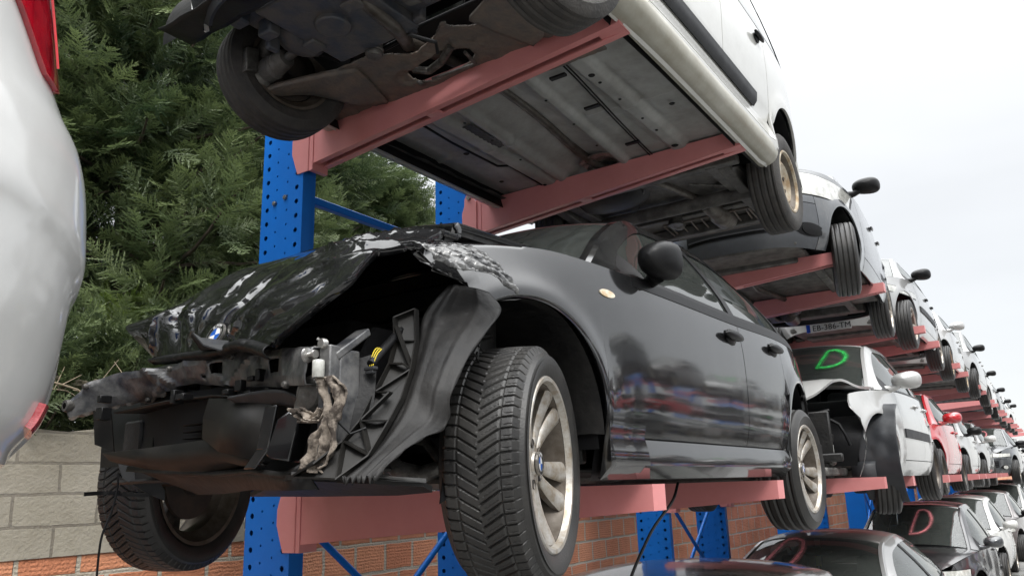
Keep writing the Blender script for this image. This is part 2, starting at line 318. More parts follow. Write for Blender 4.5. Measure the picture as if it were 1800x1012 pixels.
# ------------------------------------------------------------------ car generator (x to the rear from the front axle, y across, z up from the wheel plane)
class Shape:
    def __init__(s, **k):
        d = dict(wb=2.6, fo=.80, ro=.72, W=.86, wr=.31, ar=.36, sill=.18, flip=0,
                 prof=[(.0, .86), (.18, .915), (.24, .955), (.45, 1.0), (.62, .998), (.80, .975), (1.0, .94)],
                 nose=[(.0, .12), (.2, .05), (.35, .0), (.55, .0), (.68, .05), (.8, .14), (1.0, .3)],
                 tail=[(.0, .12), (.2, .05), (.35, .0), (.6, .02), (.8, .06), (1.0, .12), (1.3, .2)],
                 top=[(-.80, .66), (-.6, .75), (-.2, .84), (.45, .92), (2.2, .96), (3.3, .95)],      # upper edge of the body sides
                 cant=None, crown=None, cowl=.42, rf=1.25, rr=2.75, rb=3.15, rh=1.40, zrf=1.36, zrr=1.34, zrb=.98, yroof=.56, ycowl=.70, yrb=.60,
                 doors=[.60, 1.62, 2.38], dlo=(.62, 2.85), pil=[1.66], n=(3.4, 3.6), bumpz=.56)
        d.update(k); s.__dict__.update(d)
        s.xn = -s.fo; s.xt = s.wb+s.ro; s.fprof = crv(s.prof); s.fnose = crv(s.nose); s.ftail = crv(s.tail); s.ftop = crv(s.top)
        s.xm = s.wb/2
        s.fyc = crv([(s.cowl, s.ycowl), (s.rf, s.yroof+.02), ((s.rf+s.rr)/2, s.yroof+.01), (s.rr, s.yroof-.03), (s.rb, s.yrb)])
        a = (s.rf-s.cowl)*.5
        s.fzc = crv([(s.cowl, float(s.ftop(s.cowl))+.005), (s.cowl+a, s.zrf*.5+.5*float(s.ftop(s.cowl))+.035), (s.rf, s.zrf-.04), ((s.rf+s.rr)/2, s.zrf-.005), (s.rr, s.zrr-.04), (s.rb, s.zrb)])
        s.c = (s.xm, 0, .45)
    def h(s, x, z):
        x = np.asarray(x, float); wz = s.W*s.fprof(z); xf = s.xn+s.fnose(z); xr = s.xt-s.ftail(z)
        q = np.where(x < s.xm, (s.xm-x)/(s.xm-xf), (x-s.xm)/(xr-s.xm)); n = np.where(x < s.xm, s.n[0], s.n[1])
        q = np.clip(q, 0, 1); y = wz*(1-q**n)**(1/n)
        for cx in (0, s.wb):                                         # flared arches
            d = np.hypot(x-cx, z-s.wr); y = y+.014*np.exp(-((d-s.ar-.02)/.05)**2)*(q < .97)
        return y
    def low(s, x):
        x = np.asarray(x, float); z = np.full_like(x, s.sill)
        for cx in (0, s.wb):
            d = s.ar**2-(x-cx)**2; z = np.where(d > 0, np.maximum(z, s.wr+np.sqrt(np.maximum(d, 0))), z)
        return z
    def side(s, u, v, sg=-1):
        """u = x array, v = z array, same shape"""
        return np.stack([u, sg*s.h(u, v), v], axis=-1)
    def side_panel(s, x0, x1, z0=None, z1=None, nx=14, nz=10, sg=-1, xs=None):
        """x0, x1 functions of z or numbers; z0, z1 functions of x or numbers"""
        F = lambda g, a: g(a) if callable(g) else np.full_like(a, g)
        z0 = z0 or s.low; z1 = z1 or s.ftop
        uu = (np.linspace(0, 1, nx) if xs is None else xs)[:, None]*np.ones((1, nz)); vv = np.linspace(0, 1, nz)[None]*np.ones_like(uu)
        z = .3+.5*vv
        for _ in range(6):
            xa, xb = F(x0, z), F(x1, z); x = xa+(xb-xa)*uu; za, zb = F(z0, x), F(z1, x); z = za+(zb-za)*vv
        return s.side(x, z, sg)
    def archxs(s, x0, x1, n=26):
        """x samples in 0..1 packed at the arch ends"""
        xs = list(np.linspace(x0, x1, 14))
        for cx in (0, s.wb):
            xs += [cx-s.ar*math.cos(a) for a in np.linspace(0, math.pi, n)]+[cx-s.ar-.0015, cx+s.ar+.0015]
        xs = sorted(x for x in xs if x0 <= x <= x1); o = [xs[0]]
        for x in xs[1:]:
            if x-o[-1] > 1e-3: o.append(x)
        return (np.array(o)-x0)/(x1-x0)
    def fascia(s, end, z0, z1, x_side, nt=36, nz=12, off=0, t0=-1, t1=1):
        """front (end=0) or rear bumper skin wrapped round to x_side; t runs across"""
        zz = np.linspace(0, 1, nz); n = s.n[end]; P = np.zeros((nt, nz, 3))
        for i, t_ in enumerate(np.linspace(t0, t1, nt)):
            for j, v in enumerate(zz):
                a0 = z0(t_) if callable(z0) else z0; a1 = z1(t_) if callable(z1) else z1; z = a0+(a1-a0)*v
                xe = s.xn+s.fnose(z) if end == 0 else s.xt-s.ftail(z); A = abs(xe-s.xm)
                cmin = min(.999, abs(x_side-s.xm)/A); ph0 = math.acos(cmin**(n/2)); ph = ph0*abs(t_)**.8
                q = math.cos(ph)**(2/n); y = s.W*float(s.fprof(z))*(math.sin(ph)**(2/n) if ph > 0 else 0)
                P[i, j] = ((s.xm-(A+off)*q) if end == 0 else (s.xm+(A+off)*q), math.copysign(y*(1+off/s.W), t_), z)
        return P
    def fascia_y(s, end, ya, yb, z0, z1, ny=20, nz=8, off=.004):
        """patch on the bumper skin given by y range and z range (callables of y allowed)"""
        P = np.zeros((ny, nz, 3)); n = s.n[end]
        for i, yv in enumerate(np.linspace(ya, yb, ny)):
            a0 = z0(yv) if callable(z0) else z0; a1 = z1(yv) if callable(z1) else z1
            for j, v in enumerate(np.linspace(0, 1, nz)):
                z = a0+(a1-a0)*v; y = math.copysign(min(abs(yv), .972*s.W*float(s.fprof(z))), yv); xe = s.xn+s.fnose(z) if end == 0 else s.xt-s.ftail(z); A = abs(xe-s.xm); wz = s.W*float(s.fprof(z))
                q = (1-min(.9999, abs(y)/wz)**n)**(1/n); nx = q**(n-1)/A; ny_ = (abs(y)/wz)**(n-1)/wz; l = math.hypot(nx, ny_)
                sx = -1 if end == 0 else 1
                P[i, j] = (s.xm+sx*(A*q+off*nx/l), y+math.copysign(off*ny_/l, y), z)
        return P
    def upper(s, x, v, sg=-1, off=0):
        """glasshouse side between the belt (v=0) and the cant line (v=1)"""
        zb = s.ftop(x); zc = s.fzc(x); yb = s.h(x, zb)-.004; yc = np.minimum(s.fyc(x), yb); z = zb+(zc-zb)*v
        y = yb+(yc-yb)*(v**1.25)+off
        return np.stack([x, sg*y, z], axis=-1)
    def upper_panel(s, x0, x1, v0=0., v1=1., zlo=None, ztop=None, nx=16, nz=8, sg=-1, off=0):
        x = np.linspace(x0, x1, nx)[:, None]*np.ones((1, nz)); v = np.linspace(0, 1, nz)[None]*np.ones_like(x)
        zb = s.ftop(x); zc = s.fzc(x); H = np.maximum(zc-zb, 1e-3)
        a = v0 if zlo is None else np.clip(zlo/H, 0, 1); b = v1 if ztop is None else np.clip(1-ztop/H, 0, 1); b = np.maximum(b, a)
        return s.upper(x, a+(b-a)*v, sg, off)
    def topz(s, x, yr):
        """height of the upper skin at station x, yr = |y|/edge"""
        if x < s.cowl: ze = float(s.ftop(x)); cr = .055*min(1, max(0, (x-s.xn)/.35))**.6
        else: ze = float(s.fzc(x)); cr = .055
        if x > s.rb: ze = float(s.ftop(x)); cr = .03
        return ze+cr*(1-yr**2.6)
    def top_panel(s, x0, x1, yin=0., nx=16, ny=17, off=0, bow=0, bow1=None):
        """hood, screen, roof ... : stations x0..x1 full width less yin at the edges; bow pushes the middle forward"""
        P = np.zeros((nx, ny, 3)); bow1 = bow if bow1 is None else bow1
        for i, u in enumerate(np.linspace(0, 1, nx)):
            for j, v in enumerate(np.linspace(-1, 1, ny)):
                x = x0+(x1-x0)*u-(bow+(bow1-bow)*u)*(1-v*v)
                xe = x0+(x1-x0)*u
                if xe < s.cowl: ye = float(s.h(xe, s.ftop(xe)))
                elif xe > s.rb: ye = float(s.h(xe, s.ftop(xe)))
                else: ye = float(s.fyc(xe))
                y = v*max(0, ye-yin); P[i, j] = (x, y, s.topz(xe, abs(y)/max(ye, 1e-3))+off)
        return P

def tyre_mb(r, wd, rim, tread='ribs', n=96):
    """tyre about the y axis, outer face at -y side"""
    hw = wd/2; g = []
    prof = [(rim-.004, hw*.80), (rim+.006, hw*.90), (rim+.02, hw*.985), ((r+rim)/2+.005, hw*1.05), (r-.035, hw*1.0), (r-.016, hw*.93), (r-.006, hw*.84)]
    nt_ = 17
    a = prof+[(r-(.0065 if tread == 'ribs' and k % 4 == 2 else 0)-.0035*abs(k/(nt_-1)*2-1)**3, hw*.82*(1-2*k/(nt_-1))) for k in range(nt_)]+[(p, -q) for p, q in prof[::-1]]
    return MB().lathe(a, n=n)
def tyre_v_mb(r, wd, rim, reps=70, nth=1450, fine=1):
    """all-season tyre with a deep V tread, real grooves"""
    hw = wd/2; prof = [(rim-.004, hw*.80), (rim+.006, hw*.90), (rim+.014, hw*.965), (rim+.022, hw*.985), (rim+.026, hw*1.01), ((r+rim)/2+.004, hw*1.05), ((r+rim)/2+.008, hw*1.045), (r-.040, hw*1.02), (r-.030, hw*1.0)]
    th = np.linspace(0, 2*math.pi, nth, endpoint=False); nw = 61; wv = np.linspace(1, -1, nw)
    rows = []
    for p, q in prof: rows.append((np.full(nth, p), q))
    for s_ in wv:
        a = abs(s_); base = r-.0045*a**2-.020*max(0, a-.86)/.14*1.0
        # V arms sweep back from the centre, shoulders nearly straight across
        if a < .55: ph = a*2.1
        else: ph = .55*2.1+(a-.55)*.35
        c_ = (th/(2*math.pi)*reps+ph+(.5 if s_ > 0 else 0)) % 1
        gr = np.clip((.5-abs(c_-.5))/.10, 0, 1); wdt = .23 if a < .55 else .20
        d = np.clip((wdt/2-abs(c_-.5))/.05, 0, 1)
        circ = max(0, 1-abs(a-.56)/.035)*.8
        sipe = np.clip((.05-abs(((th/(2*math.pi)*reps+ph*.9) % 1)-.03))/.03, 0, 1)*(.3 if .12 < a < .5 or .65 < a < .85 else 0)
        depth = np.maximum(np.maximum(d if a > .03 else d*.4, circ), sipe)
        depth = depth*(1 if a < .93 else max(0, 1-(a-.93)/.07))
        rows.append((base-.006*depth, s_*hw*.90))
    for p, q in prof[::-1]: rows.append((np.full(nth, p), -q))
    P = np.zeros((len(rows), nth, 3))
    for i, (rr_, y) in enumerate(rows): P[i, :, 0] = rr_*np.cos(th); P[i, :, 1] = y; P[i, :, 2] = rr_*np.sin(th)
    return MB().grid(P, close_v=True)
def rim_barrel(r, wd):
    hw = wd/2
    return MB().lathe([(r-.0125, -hw*.78), (r-.020, -hw*.5), (r-.045, 0), (r-.045, hw*.5), (r-.02, hw*.7), (r-.010, hw*.9), (r+.004, hw*.92)], n=64)
def rim_lip(r, wd):
    hw = wd/2; return MB().lathe([(r+.004, -hw*.86), (r+.008, -hw*.92), (r+.004, -hw*.96), (r-.006, -hw*.95), (r-.012, -hw*.79)], n=64)
def rim_face(r, wd, kind='spokes', n=10, twist=0.0):
    m_ = MB(); hw = wd/2; yo = -hw*.72
    if kind == 'spokes':
        for k in range(n):
            a = 2*math.pi*k/n+(.10 if k % 2 else -.10)*(1 if n == 10 else 0); rows = []
            for t_ in np.linspace(0, 1, 7):
                rr_ = .052+(r-.058)*t_; wdt = .010+.021*t_**.8; y = yo+.030*(1-t_)**1.5-.006*t_+.012*math.sin(t_*3.1); aa = a+twist*t_
                ca, sa = math.cos(aa), math.sin(aa); row = []
                for (o, dy) in ((-1, .006), (-.8, .0), (-.3, -.004), (.3, -.004), (.8, .0), (1, .006), (.7, .03), (-.7, .03)):
                    row.append((rr_*ca-o*wdt*sa, y+dy, rr_*sa+o*wdt*ca))
                rows.append(row)
            m_.grid(rows, close_v=True)
        m_.lathe([(.0, yo+.02), (.030, yo+.020), (.033, yo+.026), (.055, yo+.028), (.070, yo+.034), (.074, yo+.05), (.07, yo+.09)], n=40)
    else:                                                             # pressed steel disc
        m_.lathe([(.0, yo+.045), (.026, yo+.045), (.030, yo+.030), (.060, yo+.026), (.085, yo+.016), (r*.62, yo+.004), (r*.72, yo+.012), (r*.80, yo+.040), (r-.02, yo+.055), (r-.01, yo+.06)], n=56)
    return m_
def rim_dark_bits(r, wd, kind):
    m_ = MB(); hw = wd/2; yo = -hw*.72
    nb = 5 if kind == 'spokes' else 4; rb = .056
    for k in range(nb):
        a = 2*math.pi*(k+.5)/nb; m_.lathe([(.0, 0), (.011, 0), (.0125, -.002), (.0125, .03)], c=(rb*math.cos(a), yo+(.026 if kind == 'spokes' else .022), rb*math.sin(a)), n=12)
    if kind != 'spokes':
        for k in range(12):
            a = 2*math.pi*k/12; rr_ = r*.77
            m_.lathe([(.0, -.004), (.013, -.004), (.013, .004)], c=(rr_*math.cos(a), yo+.024, rr_*math.sin(a)), n=10)
    return m_
MESH = {}
def wheel_parts(parent, loc, r, wd, rim, kind='spokes', n=10, rimmat='rim_alloy', tread='ribs', mirror=1, rz=0, tmat='rubber', detail=1, tilt=0):
    """parent > wheel > tyre, rim, hub"""
    key = (r, wd, rim, kind, n, tread, detail)
    if key not in MESH:
        MESH[key] = ((tyre_v_mb(r, wd, rim) if tread == 'v' else tyre_mb(r, wd, rim, tread, 96 if detail else 40)).mesh('tyre', 30),
                     (lambda a: (a.mesh('rim', 35)))(_join(rim_lip(rim, wd), rim_face(rim, wd, kind, n))),
                     _join(rim_dark_bits(rim, wd, kind), MB().lathe([(.05, .03), (.135, .03), (.135, .045), (.05, .045)], n=40), MB().lathe([(.0, -.01), (.05, -.01), (.05, .10), (.0, .10)], n=24)).mesh('hub', 35), rim_barrel(rim, wd).mesh('rim_barrel', 35))
    ms = MESH[key]; wm = bpy.data.objects.new('wheel', ms[0]); col.objects.link(wm); wm.parent = parent; wm.location = loc
    wm.rotation_euler = (tilt, 0, rz+(math.pi if mirror < 0 else 0)); setmat(wm, tmat)
    o = bpy.data.objects.new('rim', ms[1]); col.objects.link(o); o.parent = wm; setmat(o, rimmat)
    o = bpy.data.objects.new('rim_barrel', ms[3]); col.objects.link(o); o.parent = wm; setmat(o, 'rim_barrel')
    o = bpy.data.objects.new('hub', ms[2]); col.objects.link(o); o.parent = wm; setmat(o, 'rim_dark')
    return wm
def _join(*ms):
    a = MB()
    for b in ms: a.raw(b.v, b.f)
    return a
def setmat(o, m_):
    if not len(o.data.materials): o.data.materials.append(M[m_])
    o.material_slots[0].link = 'OBJECT'; o.material_slots[0].material = M[m_]

def mirror_mb(s=1.0):
    """door mirror housing about its centre, glass face towards +x"""
    a = MB(); P = []
    for k, t_ in enumerate([0, .04, .12, .25, .4, .6, .8, 1]):
        q_ = (1-(1-t_)**2.2)**.5; row = []
        for q in np.linspace(0, 2*math.pi, 26, endpoint=False):
            c_, s_ = math.cos(q), math.sin(q); e = 2/2.6
            y = .118*math.copysign(abs(c_)**e, c_)*max(q_, .02); z = .072*math.copysign(abs(s_)**e, s_)*max(q_, .02)*(1-.18*math.copysign(1, y)*abs(y)/.118)
            row.append(((-.085+.13*t_-.12*y)*s, y*s, (z+.10*abs(y)*0)*s))
        P.append(row)
    a.grid(P, close_v=True); b_ = a.n-26; a.f.append(tuple(range(b_, b_+26))); return a
def spray_letter(pts, wd, name, m_, parent, nrm):
    """spray painted stroke lying on glass"""
    a = MB(); rows = []; pts = [Vector(p) for p in pts]; n_ = Vector(nrm).normalized()
    for i, p in enumerate(pts):
        d = (pts[min(i+1, len(pts)-1)]-pts[max(i-1, 0)]).normalized(); sd = d.cross(n_).normalized(); rows.append([tuple(p+sd*wd/2), tuple(p-sd*wd/2)])
    a.grid(rows); return a.build(name, m_, parent)
def d_stroke(f, cx, cy, sx, sy, slant=.15):
    """points of a capital D on the surface f(x across, y up)"""
    pts = [(-.5, -.5), (-.35, 0), (-.2, .45), (.1, .5), (.38, .38), (.5, .1), (.42, -.2), (.15, -.42), (-.15, -.52), (-.58, -.55)]
    o = []
    for i in range(len(pts)-1):
        for k in range(6):
            t_ = k/6; q = (pts[i][0]*(1-t_)+pts[i+1][0]*t_, pts[i][1]*(1-t_)+pts[i+1][1]*t_); o.append(q)
    o.append(pts[-1]); o = np.array(o)
    for _ in range(2): o[1:-1] = (o[:-2]+2*o[1:-1]+o[2:])/4
    return [f(cx+sx*p[0], cy+sy*p[1]) for p in o]

def build_car(loc, label, S, pm, rz=0, group=None, name='parked_car', cat='car', rim=('spokes', 8, 'rim_alloy'), droop=.07, hub=None, detail=0, skip=(), lampz=(.60, .74),
              lampy=(.40, .80), grille=(.36, .52, .45), fog=True, letter=None, mirror_m=None, wheel_r=None, wheel_skip=(), steer=0, roof_m=None, bump_m=None, glassm='glass_dark', plate=None, tmat='rubber', open_front=False, mould=None, xf=None, sideglass=None, belt_strip=0, hs=1.0):
    """a whole car as thing > parts; returns the root Empty"""
    root = empty(name, loc, label, cat, group, rz); nx = 26 if detail else 16; B = bump_m or pm; c = S.c
    XF, XR = (S.xn+.34 if xf is None else xf), S.xt-.32
    mm = mirror_m or 'black_plastic'
    # dark inner shell so that gaps and arches read dark
    a = MB()
    for sg in (-1, 1):
        xs = S.archxs(XF, XR); P = S.side_panel(XF, XR, xs=xs, nz=5, sg=sg); P[:, :, 1] -= sg*.03; P[:, :, 2] = np.minimum(P[:, :, 2], S.ftop(P[:, :, 0])-.03); a.grid(P)
        for cx in (0, S.wb):
            rows = []
            for q in np.linspace(-.12, math.pi+.12, 22):
                px, pz = cx-(S.ar-.004)*math.cos(q), S.wr+(S.ar-.004)*math.sin(q); yo = float(S.h(px, max(pz, S.sill)))-.028; rows.append([(px, sg*yo, pz), (px, sg*(yo-.30), pz)])
            a.grid(rows); m0 = a.n; a.raw([(r_[1][0], r_[1][1], r_[1][2]) for r_ in rows], [tuple(range(len(rows)))])
    a.build('wheel_housing', 'dark_void' if not detail else 'black_plastic', root)
    if 'underbody' not in skip:
     u = MB(); zf = S.sill+.03
     ys = (S.W-.10)
     x0u, x1u = S.ar+.02, S.wb-S.ar-.02
     u.box((x0u, -ys, zf), (x1u, ys, zf+.05))
     u.box((S.xn+.16, -ys+.28, zf-.01), (x0u, ys-.28, zf+.05)); u.box((x1u, -ys+.30, zf+.06), (S.xt-.10, ys-.30, zf+.12))
     for y in (-.45, .40): u.box((x0u-.3, y-.04, zf-.035), (x1u+.3, y+.04, zf+.002))
     u.box((-.25, -.38, zf-.05), (.25, .40, zf)); u.box((S.wb-.08, -.55, zf-.02), (S.wb+.05, .55, zf+.07))
     u.build('underbody', 'underbody', root, 30, mods=[bevel(.012, 1)])
     e = MB(); e.tube([(.1, .12, zf-.03), (.5, .14, zf-.05), (1.2, .05, zf-.03), (1.9, .05, zf-.04), (S.wb-.35, .2, zf-.02)], .026, 8)
     e.tube([(S.wb-.40, .2, zf-.02), (S.wb-.38, .2, zf-.02), (S.wb-.02, .22, zf-.01), (S.wb, .22, zf-.01)], [.03, .085, .085, .03], 12); e.tube([(.0, -.62, .27), (0, .62, .27)], .018, 8)
     e.tube([(-.02, -.60, .22), (.10, -.30, .2), (.16, -.28, .2)], .03, 6); e.tube([(-.02, .60, .22), (.10, .30, .2), (.16, .28, .2)], .03, 6)
     e.build('exhaust', 'pipe_metal', root)
    d0, d1, d2 = S.doors; zs = S.sill+.13
    for sg in (-1, 1):
        if 'fender%d' % sg not in skip:
            xs = S.archxs(XF, d0); MB().panel(S.side_panel(XF, d0, xs=xs, nz=10, sg=sg), c=c).build('fender', pm, root)
        MB().panel(S.side_panel(d0, d1, z0=lambda x: np.full_like(x, zs), nx=nx, nz=12, sg=sg), c=c).build('door', pm, root)
        xr0 = lambda z: np.full_like(z, d2)
        xd = lambda z: np.maximum(d1, np.minimum(d2, np.where(z < S.wr+S.ar+.03, S.wb-np.sqrt(np.maximum((S.ar+.03)**2-np.maximum(z-S.wr, 0)**2, 0)), d2)))
        MB().panel(S.side_panel(d1, xd, z0=lambda x: np.full_like(x, zs), nx=nx, nz=12, sg=sg), c=c).build('door', pm, root)
        xs = S.archxs(d0, S.wb-S.ar-.03); q = S.side_panel(d0, S.wb-S.ar-.03, z1=lambda x: np.full_like(x, zs), nx=nx, nz=4, sg=sg); MB().panel(q, c=c).build('sill', B if mould else pm, root)
        xs = S.archxs(d2 if d2 < S.wb-S.ar else S.wb-S.ar-.03, XR)
        x00 = min(d2, S.wb-S.ar-.03)
        xs = S.archxs(x00, XR); P = S.side_panel(x00, XR, xs=xs, nz=10, sg=sg)
        # keep quarter behind the door edge
        X = P[:, :, 0]; lim = xd(P[:, :, 2]); msk = X < lim; P[:, :, 0] = np.where(msk, lim, X); P[:, :, 1] = sg*S.h(P[:, :, 0], P[:, :, 2])
        MB().panel(P, c=c).build('rear_quarter', pm, root)
        for hx in ((d1-.14), (d2-.14)):
            hz = float(S.ftop(hx))-.10; hy = float(S.h(hx, hz)); a = MB(); a.ball((hx, sg*(hy+.022), hz), (.085*hs, .014*hs, .016*hs), 12, 7); a.ball((hx, sg*(hy+.004), hz-.004), (.050*hs, .010, .028*hs), 12, 6); a.build('door_handle', 'black_plastic' if belt_strip else (mm if mould else pm), root)
        if mould:
            MB().panel(S.side_panel(d0+.03, d2-.25, z0=lambda x: np.full_like(x, mould), z1=lambda x: np.full_like(x, mould+.075), nx=10, nz=4, sg=sg)+np.array([0, sg*.012, 0]), fold=.014, gap=0, c=c).build('side_moulding', 'grey_plastic', root)
        if belt_strip:  # painted reflection: black band for the van's underside mirrored in the door shoulder
            xx = np.linspace(d0+.01, S.rb-.1, 40)[:, None]*np.ones((1, 4)); zz__ = S.ftop(xx)-belt_strip*np.linspace(1, 0, 4)[None]; q = S.side(xx, zz__, sg); q[:, :, 1] += sg*.0025; MB().panel(q, fold=.004, gap=0, c=c).build('painted_belt_reflection', 'black_plastic', root)
        # glasshouse side
        w0, w1 = S.dlo; V = S.upper_panel
        MB().grid(V(S.cowl+.03, S.rb-.02, ztop=0, zlo=0, nx=40, nz=3, sg=sg)[:, [0, 0], :]+np.array([0, 0, 0]))
        fr = MB(); Pt = V(S.cowl+.02, S.rb, nx=44, nz=2, sg=sg, off=.0)
        x = np.linspace(S.cowl+.02, S.rb, 44); zb = S.ftop(x); zc = S.fzc(x); H = np.maximum(zc-zb, 1e-3)
        va = np.clip(1-.055/H, 0, 1); fr.grid(np.stack([S.upper(x, va, sg), S.upper(x, (va+1)/2, sg, .004), S.upper(x, np.ones_like(x), sg)], axis=1))
        fr.build('roof_rail', pm, root)
        MB().grid(np.stack([S.upper(x, np.zeros_like(x), sg, .004), S.upper(x, np.clip(.018/H, 0, 1), sg, .003)], axis=1)).build('window_trim', 'black_plastic', root)
        cp = V(w1, S.rb+.0, nx=8, nz=8, sg=sg, off=.001, ztop=.04); MB().grid(cp).build('rear_pillar', pm, root)
        xs_ = [w0]+list(S.pil)+[w1]
        MB().grid(V(S.cowl+.02, w0+.03, zlo=.0, ztop=.03, nx=12, nz=5, sg=sg, off=-.003)).build('window_corner', 'black_plastic', root)
        for k in range(len(xs_)-1):
            MB().grid(V(xs_[k]+(.0 if k == 0 else .02), xs_[k+1]-.02, zlo=.014, ztop=.05, nx=18, nz=7, sg=sg, off=-.006)).build('window', sideglass or glassm, root)
            if k: MB().panel(V(xs_[k]-.035, xs_[k]+.035, zlo=.012, ztop=.05, nx=3, nz=6, sg=sg, off=.002), fold=.01, gap=0, c=c).build('door_pillar', 'black_plastic', root)
        # mirror
        if 'mirror%d' % sg not in skip:
            mx = S.cowl+.26; zb_ = float(S.ftop(mx)); yb_ = float(S.h(mx, zb_)); a = mirror_mb(1.0)
            a.v = [(p[0]+mx, sg*(-p[1]+yb_+.125), p[2]+zb_+.085) for p in a.v]
            a.tube([(mx-.02, sg*(yb_-.05), zb_+.012), (mx-.01, sg*(yb_+.02), zb_+.02), (mx-.01, sg*(yb_+.07), zb_+.045)], [.04, .028, .03], 10)
            a.build('wing_mirror', mm, root)
    if 'hood' not in skip: MB().panel(S.top_panel(S.xn+.10, S.cowl-.02, nx=18, ny=19, yin=.004, bow=.0, bow1=.08), fold=.012, c=(.0, 0, .2)).build('hood', pm, root)
    MB().grid(S.top_panel(S.cowl-.05, S.cowl+.04, nx=4, ny=15, off=-.012, bow=.08)).build('cowl', 'black_plastic', root)
    MB().grid(S.top_panel(S.cowl+.03, S.rf-.01, nx=14, ny=17, yin=.035, off=-.004, bow=.09, bow1=.07)).build('windscreen', glassm, root)
    for sg in (-1, 1):
        x = np.linspace(S.cowl, S.rf+.02, 12); rows = []
        for xx in x:
            ye = float(S.fyc(xx)); z = float(S.fzc(xx)); rows.append([(xx, sg*(ye+.002), z-.004), (xx-.012, sg*(ye-.012), z+.010), (xx-.02, sg*(ye-.040), S.topz(xx, (ye-.04)/ye)+.002)])
        MB().grid(rows).build('windscreen_pillar', pm, root)
    MB().grid(S.top_panel(S.rf-.015, S.rr+.01, nx=18, ny=21, yin=0, bow=.07, bow1=-.05)).build('roof', roof_m or pm, root, mods=[solid(.02, -1)])
    if S.rb-S.rr > .05: MB().grid(S.top_panel(S.rr+.01, S.rb, nx=12, ny=15, yin=.045, off=-.004, bow=-.05)).build('rear_window', glassm, root); MB().grid(S.top_panel(S.rr+.005, S.rb+.01, nx=12, ny=15, yin=.0, off=-.016, bow=-.04)).build('rear_window_frame', 'black_plastic', root)
    if S.xt-.12-S.rb > .05: MB().panel(S.top_panel(S.rb, S.xt-.06-float(S.ftail(.9)), nx=8, ny=15, yin=.004), c=(S.xm, 0, .2)).build('boot_lid', pm, root)
    # ends
    zt = float(S.ftop(S.xn+.12)); zb2 = float(S.ftop(XR))
    ztf = lambda t_: float(S.ftop(S.xn+.10+.24*abs(t_)**6))
    if 'front' in skip: pass
    elif 'bumper' not in skip:
        MB().panel(S.fascia(0, S.sill, S.bumpz, XF, nt=44, nz=14), c=c).build('front_bumper', B, root)
        MB().panel(S.fascia(0, S.bumpz, ztf, XF, nt=44, nz=8), c=c).build('front_panel', pm, root)
        g0, g1, gy = grille
        a = MB(); a.panel(S.fascia_y(0, -gy, gy, g0, g1, 24, 6, .003), fold=.01, gap=0, c=c); a.build('grille', 'black_plastic', root)
        a = MB()
        for z in np.linspace(g0+.03, g1-.03, 3): a.panel(S.fascia_y(0, -gy+.02, gy-.02, z-.006, z+.006, 20, 3, .012), fold=.012, gap=0, c=c)
        a.build('grille_slats', 'grey_plastic', root)
        if fog:
            for sg in (-1, 1):
                yy = sg*(S.W*.66); zz_ = (g0+S.sill+.14)/2+.02
                P = S.fascia_y(0, yy-.10, yy+.10, lambda y: zz_-.055*max(.15, 1-abs((y-yy)/.10)**2.5), lambda y: zz_+.055*max(.15, 1-abs((y-yy)/.10)**2.5), 14, 6, .003)
                MB().panel(P, fold=.01, gap=0, c=c).build('fog_lamp_recess', 'black_plastic', root)
                P = S.fascia_y(0, yy-.045, yy+.045, lambda y: zz_-.045*math.sqrt(max(.02, 1-((y-yy)/.045)**2)), lambda y: zz_+.045*math.sqrt(max(.02, 1-((y-yy)/.045)**2)), 14, 6, .010)
                MB().panel(P, fold=.012, gap=0, c=c).build('fog_lamp', 'headlamp' if fog is True else 'black_plastic', root)
        for sg in (-1, 1):
            ya, yb = lampy[0]*S.W*sg, min(.985, lampy[1])*S.W*sg; z0_, z1_ = lampz
            f0 = lambda y: z0_+.03*((abs(y)-abs(ya))/(abs(yb)-abs(ya)))+.02*(1-((abs(y)-abs(ya))/(abs(yb)-abs(ya))))**3
            f1 = lambda y: min(z1_-.055+.075*math.sin(min(1, .25+(abs(y)-abs(ya))/(abs(yb)-abs(ya)))*1.9), zt+.02)
            MB().panel(S.fascia_y(0, ya, yb, f0, f1, 22, 8, .006), fold=.012, gap=0, c=c).build('headlight', 'headlamp', root)
            MB().panel(S.fascia_y(0, ya-sg*.012, yb+sg*.008, lambda y: f0(max(min(abs(y), abs(yb)), abs(ya)))-.008, lambda y: f1(max(min(abs(y), abs(yb)), abs(ya)))+.008, 22, 8, .003), fold=.01, gap=0, c=c).build('headlight_bezel', 'black_plastic', root)
    elif 'engine' not in skip:
        a = MB(); a.box((S.xn+.18, -.55, .22), (S.xn+.26, .55, .62)); a.box((S.xn+.10, -.62, .38), (S.xn+.17, .62, .48)); a.box((-.35, -.35, .25), (.15, .3, .72))
        for k in range(26):
            p = (rng.uniform(S.xn+.22, -.25), rng.uniform(-.66, .66), rng.uniform(.3, .72)); q = rng.uniform(.03, .12, 3); a.box(tuple(np.array(p)-q), tuple(np.array(p)+q))
        a.build('engine_bay', 'underbody', root, 30, mods=[bevel(.012, 1)])
        a = MB()
        for k in range(14):
            p = np.array((rng.uniform(S.xn+.1, -.2), rng.uniform(-.66, .66), rng.uniform(.3, .7))); a.tube([p, p+rng.uniform(-.15, .15, 3), p+rng.uniform(-.25, .25, 3)], .012, 6)
        a.build('hose', 'grey_primer', root)
    if 'tail' not in skip: MB().panel(S.fascia(1, S.sill+.04, .60, XR, nt=40, nz=12), c=c).build('rear_bumper', B, root)
    if 'tail' not in skip: MB().panel(S.fascia(1, .60, lambda t_: float(S.ftop(XR))-.0, XR, nt=40, nz=8), c=c).build('tailgate', pm, root)
